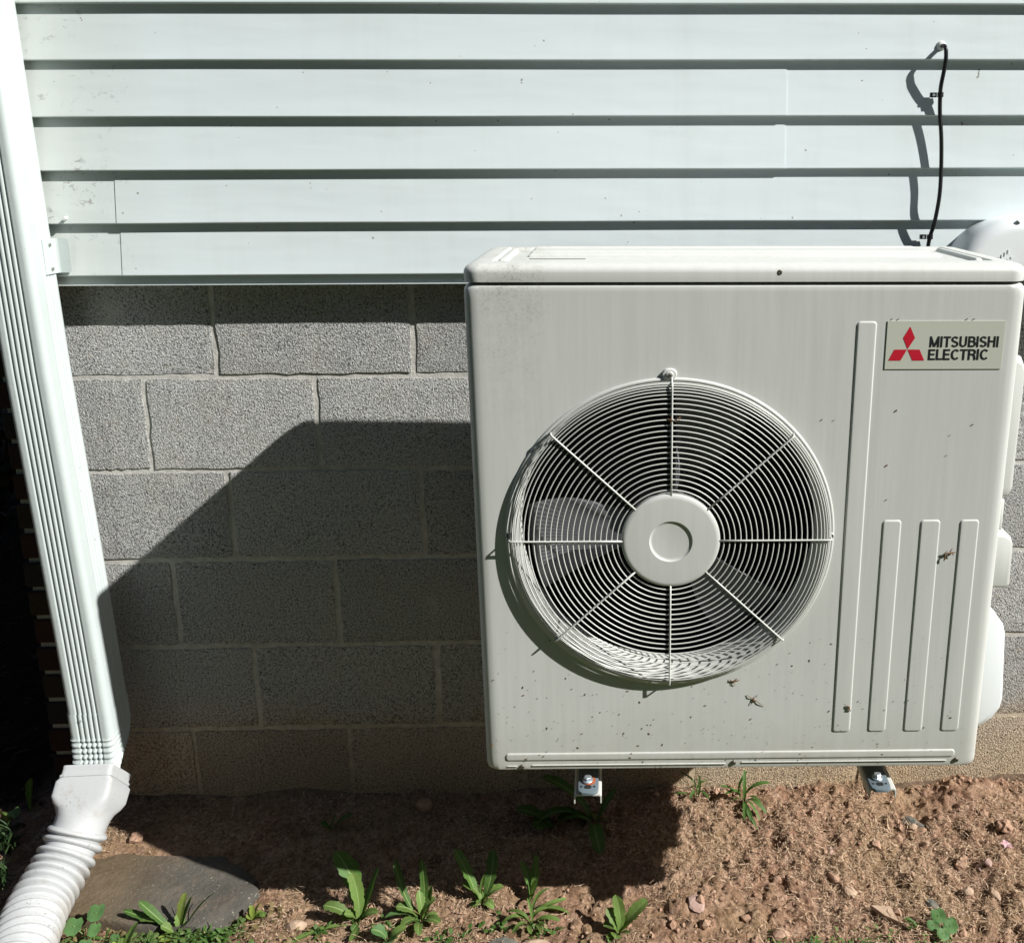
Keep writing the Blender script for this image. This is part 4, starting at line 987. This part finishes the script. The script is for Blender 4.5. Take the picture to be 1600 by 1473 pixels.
weed('dandelion', 1.02,-.10,'broad dark weed leaves in the shade left of the drooping leaf','weed',[(-.05,-.02,.03,.05,.1,.2,'leaf_dark'),(-.09,.01,.04,.045,.15,.3,'leaf_dark')])
weed('weed', .530,-.105,'small dim two leaved weed in shade near the wall at left','weed',[(.012,.0,.035,.026,.1,.2,'leaf_dark'),(.045,.01,.03,.018,.1,.3,'leaf_dark'),(-.02,-.01,.025,.022,.1,.2,'leaf_dark')])
grassclump(1.440,-.045,'green grass tuft with drooping blades against the wall between the brackets',[(.012,-.065,-.005),(.028,-.060,.0),(-.006,-.055,.0),(.02,-.075,-.01),(.0,.0,.085),(.01,.01,.075),(-.045,-.01,.03),(.035,-.03,.02),(-.03,-.02,.02),(.045,-.045,.005),(-.055,.0,.045),(.06,.0,.05)],'leaf_dark',.006)
grassclump(1.335,-.030,'wispy grass tuft by the wall where the shadow of the unit ends',[(-.04,.02,.055),(.015,-.01,.05),(-.06,.0,.012),(.025,-.03,.02),(.005,.0,.06),(.03,.02,.03),(-.02,-.03,.02)],'leaf_dark',.004)
rleafweed('seedling', 1.765,-.392,'small seedling with round scalloped leaves at the bottom right','seedling',[(.0,.012,.032,.014),(-.014,.0,.022,.011),(.018,-.005,.024,.014),(.0,-.018,.020,.012),(.026,.012,.018,.009)])
rleafweed('violet_plant', .155,-.365,'plant with round heart shaped leaves beside the drain pipe','weed',[(-.030,-.004,.045,.017),(.000,.020,.052,.017),(.010,-.008,.040,.013),(.004,-.034,.028,.014),(-.018,-.05,.02,.016),(.040,.0,.012,.009)])
weed('dandelion', .306,-.345,'dandelion at the front edge of the flagstone casting a dark shadow on it','dandelion',[
 (.012,.020,.078,.018,.05,.2,'leaf_yellow'),(-.003,.010,.040,.022,.05,.9,D),(.022,.020,.068,.014,.05,.1,'leaf_dark'),(.064,.025,.072,.012,.05,.3,D),(-.080,.020,.060,.020,.05,.3,'leaf_dark'),(-.075,.005,.030,.018,.15,.6,D),(-.112,.020,.040,.014,.05,.2,'leaf_dark'),(-.030,-.005,.028,.022,.1,.6,D),(-.022,-.03,.015,.03,.1,.5,'leaf_yellow'),(.02,.0,.03,.018,.1,.5,D)])
weed('weed', .222,-.392,'narrow yellow green leaves between the heart leaved plant and the flagstone dandelion','weed',[(.02,.03,.045,.024,.1,.2,D),(-.015,-.01,.03,.022,.1,.2,'leaf_yellow'),(-.03,-.03,.01,.014,.1,.1,'leaf_yellow'),(.0,.01,.03,.02,.1,.2,D)])
weed('seedling', .440,-.322,'tiny yellow green seedling at the right corner of the flagstone','seedling',[(-.008,.008,.026,.012,.05,.1,'leaf_yellow'),(.010,.010,.028,.012,.05,.1,'leaf_yellow'),(.0,.0,.034,.012,.05,.1,'leaf_yellow'),(.014,-.004,.014,.010,.05,.1,'leaf_yellow'),(-.012,-.004,.014,.012,.05,.1,'leaf_yellow')])
rleafweed('seedling', .398,-.345,'single tiny round leaf at the front corner of the flagstone','seedling',[(.0,.0,.008,.007)],'leaf_yellow')
for i, (x_, y_, n_, r_, h_, lab) in enumerate([(.11,-.40,26,.05,.035,'low grass tuft beside the drain pipe at the bottom edge'),(.20,-.425,26,.05,.035,'low grass tuft at the bottom edge below the heart leaved plant'),(.33,-.42,26,.045,.035,'low grass tuft at the foot of the flagstone dandelion'),(1.51,-.425,14,.03,.022,'sparse green grass tuft at the bottom edge, right of centre'),(1.60,-.43,16,.035,.022,'sparse green grass tuft at the bottom edge below the triangular chip'),(1.72,-.385,12,.025,.020,'few green blades just left of the round leaved seedling'),(.60,-.425,14,.03,.03,'thin grass tuft under the largest dandelion')]):
    grassclump(x_, y_, lab, tuftspec(n_, r_, h_), 'grass', .003)
def cover_patch(name, xr, yr, n, label, seed, mt, wr=(.0025,.007), lr=(.008,.022)):
    R = random.Random(seed); b = MB(); cl = [(R.uniform(*xr), R.uniform(*yr)) for _ in range(max(4, n//14))]
    for i in range(n):
        cx_, cy_ = R.choice(cl); x = cx_+R.gauss(0,.012); y = cy_+R.gauss(0,.009); z = float(gh(x, y)); th = R.uniform(0, 6.28); l_ = R.uniform(*lr); w_ = R.uniform(*wr); el = R.uniform(.1,1.1); h0 = R.uniform(0,.012)
        u = Vector((math.cos(th)*math.cos(el), math.sin(th)*math.cos(el), math.sin(el))); v = Vector((-math.sin(th), math.cos(th), R.uniform(-.3,.3))); p = Vector((x, y, z+h0)); d_ = Vector((0,0,-l_*.25))
        P = [p, p+u*l_*.35+v*w_, p+u*l_*.75+v*w_*.8+d_*.4, p+u*l_+d_, p+u*l_*.75-v*w_*.8+d_*.4, p+u*l_*.35-v*w_, p+u*l_*.5]
        b.add(P, [(0,1,6),(1,2,6),(2,3,6),(3,4,6),(4,5,6),(5,0,6)])
    o = b.obj(name, MT[mt]); meta(o, label, 'ground cover', None, 'stuff')
cover_patch('creeping_weeds', (.06,.46), (-.46,-.345), 420, 'dense low creeping weeds in the bottom left corner beside the pipe', 3, 'leaf_mix')
cover_patch('creeping_weeds', (.05,.42), (-.46,-.345), 420, 'darker tangled weeds among the creeping ones in the bottom left corner', 4, 'leaf_dark', (.0012,.004), (.012,.032))
cover_patch('creeping_weeds', (.58,1.02), (-.44,-.35), 260, 'sparse small weeds between the dandelions at the bottom', 5, 'leaf_dark', (.0015,.005), (.008,.02))
cover_patch('creeping_weeds', (1.45,1.85), (-.45,-.385), 160, 'sparse small green weeds along the bottom right edge', 6, 'leaf', (.001,.003), (.006,.016))
cover_patch('withered_leaves', (.05,1.1), (-.45,-.30), 260, 'withered brown leaf scraps between the weeds at the bottom left', 8, 'leaf_dry', (.002,.006), (.006,.018))
# left edge, behind the pipe
grassclump(-.135,-.150,'grass tuft coloured dark for shade at the left edge behind the drain pipe',[(random.uniform(-.06,.05), random.uniform(-.07,.02), random.uniform(.03,.09)) for _ in range(60)],'grass_shaded',.0026)
grassclump(-.100,-.225,'second grass tuft coloured dark for shade at the lower left edge behind the pipe',[(random.uniform(-.06,.04), random.uniform(-.06,.03), random.uniform(.02,.07)) for _ in range(44)],'grass_shaded',.0026)
weed('weed', -.185,-.075,'broad bright leaf hanging over the grass at the left edge','weed',[(.040,-.030,.045,.040,.35,.5,D),(-.02,-.02,.07,.04,.1,.3,D)])
weed('weed', -.158,-.035,'upright dark blade shaped leaf in the shade left of the adapter','weed',[(.010,.0,.085,.020,.02,0,'leaf_dark')])
weed('weed', -.10,-.255,'small light leaf at the left edge beside the corrugated pipe','weed',[(.02,-.02,.03,.02,.1,0,'leaf_yellow')])
# shrub in the shade
def shrub(x, y, r, h, label, n=2600, seed=3):
    t_ = thing('shrub', (x, y, 0), label, 'shrub'); R = np.random.default_rng(seed)
    b = MB()
    for i in range(9):
        th = i*.7; b.tube([(x,y,0),(x+.3*r*math.cos(th),y+.3*r*math.sin(th),h*.4),(x+.6*r*math.cos(th),y+.6*r*math.sin(th),h*.8)], [.02,.012,.005], 6)
    b.obj('stem', MT['debris'], t_)
    d = R.normal(size=(n,3)); d /= np.linalg.norm(d,axis=1)[:,None]; rad = R.uniform(.35,1,n)**.5*(1+.18*np.sin(d[:,0]*7)+.15*np.sin(d[:,1]*9))
    P = np.stack([x+d[:,0]*r*rad, y+d[:,1]*r*rad, h*.55+d[:,2]*h*.5*rad],1); a_ = R.normal(size=(n,3)); a_ /= np.linalg.norm(a_,axis=1)[:,None]; c_ = np.cross(a_, R.normal(size=(n,3))); c_ /= np.linalg.norm(c_,axis=1)[:,None]
    s_ = .035; V = np.stack([P-a_*s_, P+c_*s_*.45, P+a_*s_, P-c_*s_*.45],1).reshape(-1,3); F_ = (np.arange(n)[:,None]*4+np.arange(4)).tolist()
    o = obj('crown', V, F_, MT['bush'], t_)
shrub(-1.35,1.7,.85,1.7,'dark leafy shrub in the shade of the house at the far left',4200,3)
shrub(-2.5,2.9,1.0,2.2,'second dark shrub standing farther behind the first',4200,4)
shrub(-2.2,1.2,.8,1.5,'dark shrub beyond the left edge beside the first one',3600,5)

# evergreens added unseen behind the viewer to block sky and deepen the shade
def sky_block_trees():
    R = np.random.default_rng(77); VV = []
    for i in range(15):
        cx_ = -13+i*1.9+R.uniform(-.3,.3); cy_ = -6.2+R.uniform(-.5,.5); H_ = R.uniform(7.2,8.8); n = 1500
        t_ = R.uniform(0,1,n)**.8; rad = (1.5*(1-t_)+.15)*R.uniform(.6,1.05,n); th = R.uniform(0,2*PI,n)
        P = np.stack([cx_+rad*np.cos(th), cy_+rad*np.sin(th)*.8, .1+t_*H_], 1)
        a_ = R.normal(size=(n,3)); a_[:,2] *= .5; a_ /= np.linalg.norm(a_,axis=1)[:,None]; c_ = np.cross(a_, R.normal(size=(n,3))); c_ /= np.linalg.norm(c_,axis=1)[:,None]
        VV.append(np.stack([P-a_*.26, P+c_*.13, P+a_*.26, P-c_*.13],1).reshape(-1,3))
    V = np.concatenate(VV); return V, (np.arange(len(V)//4)[:,None]*4+np.arange(4)).tolist()
V, F = sky_block_trees(); o = obj('added_sky_block_trees', V, F, MT['bush']); meta(o, 'dense dark evergreens added unseen across the yard to block sky light', 'added trees', None, 'stuff')

# ------------------------------------------------------------------ litter stuck on the casing
def flecks():
    b = MB(); R = random.Random(5)
    def fleck(a_, c_, l_, w_, th, bb=-.0006):
        ca, sa = math.cos(th), math.sin(th); P = [(-l_,0),(-l_*.3,w_),(l_*.5,w_*.7),(l_,0),(l_*.2,-w_)]
        V1 = [U(a_+p[0]*ca-p[1]*sa, bb, c_+p[0]*sa+p[1]*ca) for p in P]; V0 = [U(a_+p[0]*ca-p[1]*sa, bb-.0006, c_+p[0]*sa+p[1]*ca) for p in P]
        b.loft([V1, V0])
    for i in range(330):
        c_ = .012+R.random()**1.6*.26; a_ = R.uniform(.02,.81)
        if a_ > .57 and R.random() < .35: continue
        if (a_-CA)**2+(c_-CC)**2 < .262**2: continue
        s_ = R.choice([.4,.5,.6,.8,1.0,1.4,2.0]) if R.random() < .6 else .5
        on = any(x0 < a_ < x1 for x0, x1 in ((.583,.62),(.643,.68),(.704,.742),(.767,.804))) and c_ > .078
        fleck(a_, c_, .0011*s_, .00045*s_**.7, R.random()*3.14, -.0022 if (on or (.03<c_<.046)) else -.0004)
    for (a_, c_, s_) in ((.655,.640,2),(.775,.617,1.5),(.7415,.60,1),(.739,.567,1),(.6465,.551,2),(.650,.494,1.2),(.56,.625,1),(.08,.43,1),(.012,.06,3)): fleck(a_, c_, .0012*s_, .0006*s_, 1.0)
    return b
o = flecks().obj('litter_flecks', MT['debris'], None); meta(o, 'tiny brown plant flecks stuck on the lower front of the cream casing', 'plant litter', None, 'stuff')
def twig(a_, c_, segs, label, bb=-.004):
    b = MB(); R = random.Random(int(a_*1000))
    for (x0,z0,x1,z1,w_) in segs: b.tube([U(a_+x0,bb,c_+z0), U(a_+(x0+x1)/2+R.uniform(-.001,.001),bb-.0012,c_+(z0+z1)/2), U(a_+x1,bb,c_+z1)], [w_*.6,w_,w_*.5], 5)
    o = b.obj('dead_twig', MT['debris'], None, False, None, U(a_,bb,c_)); meta(o, label, 'plant debris')
twig(.757,.402,[(-.009,.001,.009,.003,.0016),(-.006,-.001,-.008,-.012,.0014),(.0,.003,.004,.010,.0009),(.004,.002,.006,-.003,.0009)],'rust brown dried flower bit caught on the rightmost raised rib', -.0030)
twig(.612,.128,[(-.005,.003,.002,.0,.0013),(-.001,.001,.003,-.007,.0014),(.001,.0,-.002,-.004,.001)],'brown husk stuck low on the long raised rib', -.0030)
twig(.452,.142,[(-.012,.010,.0,.002,.0006),(.0,.002,.018,-.012,.0006),(.0,.002,-.006,-.010,.0006),(.003,.004,.006,.010,.0006),(-.002,.003,.004,-.003,.0012)],'thin branching dead twig on the casing right below the grille', -.0010)
twig(.418,.176,[(-.009,.001,.009,.003,.0009),(-.004,-.004,.005,.006,.0009),(.0,.0,.002,-.007,.0007),(-.002,.0,-.008,.005,.0006)],'spiky brown twig bit at the lower right rim of the grille', -.0010)
twig(.313,.632,[(-.010,.002,.004,-.003,.0007),(-.004,.006,-.006,-.007,.0006),(.002,.0,.010,.004,.0009),(.006,-.004,.009,.008,.0006)],'reddish wisp caught in the grille wires near the top spoke', -.0185)
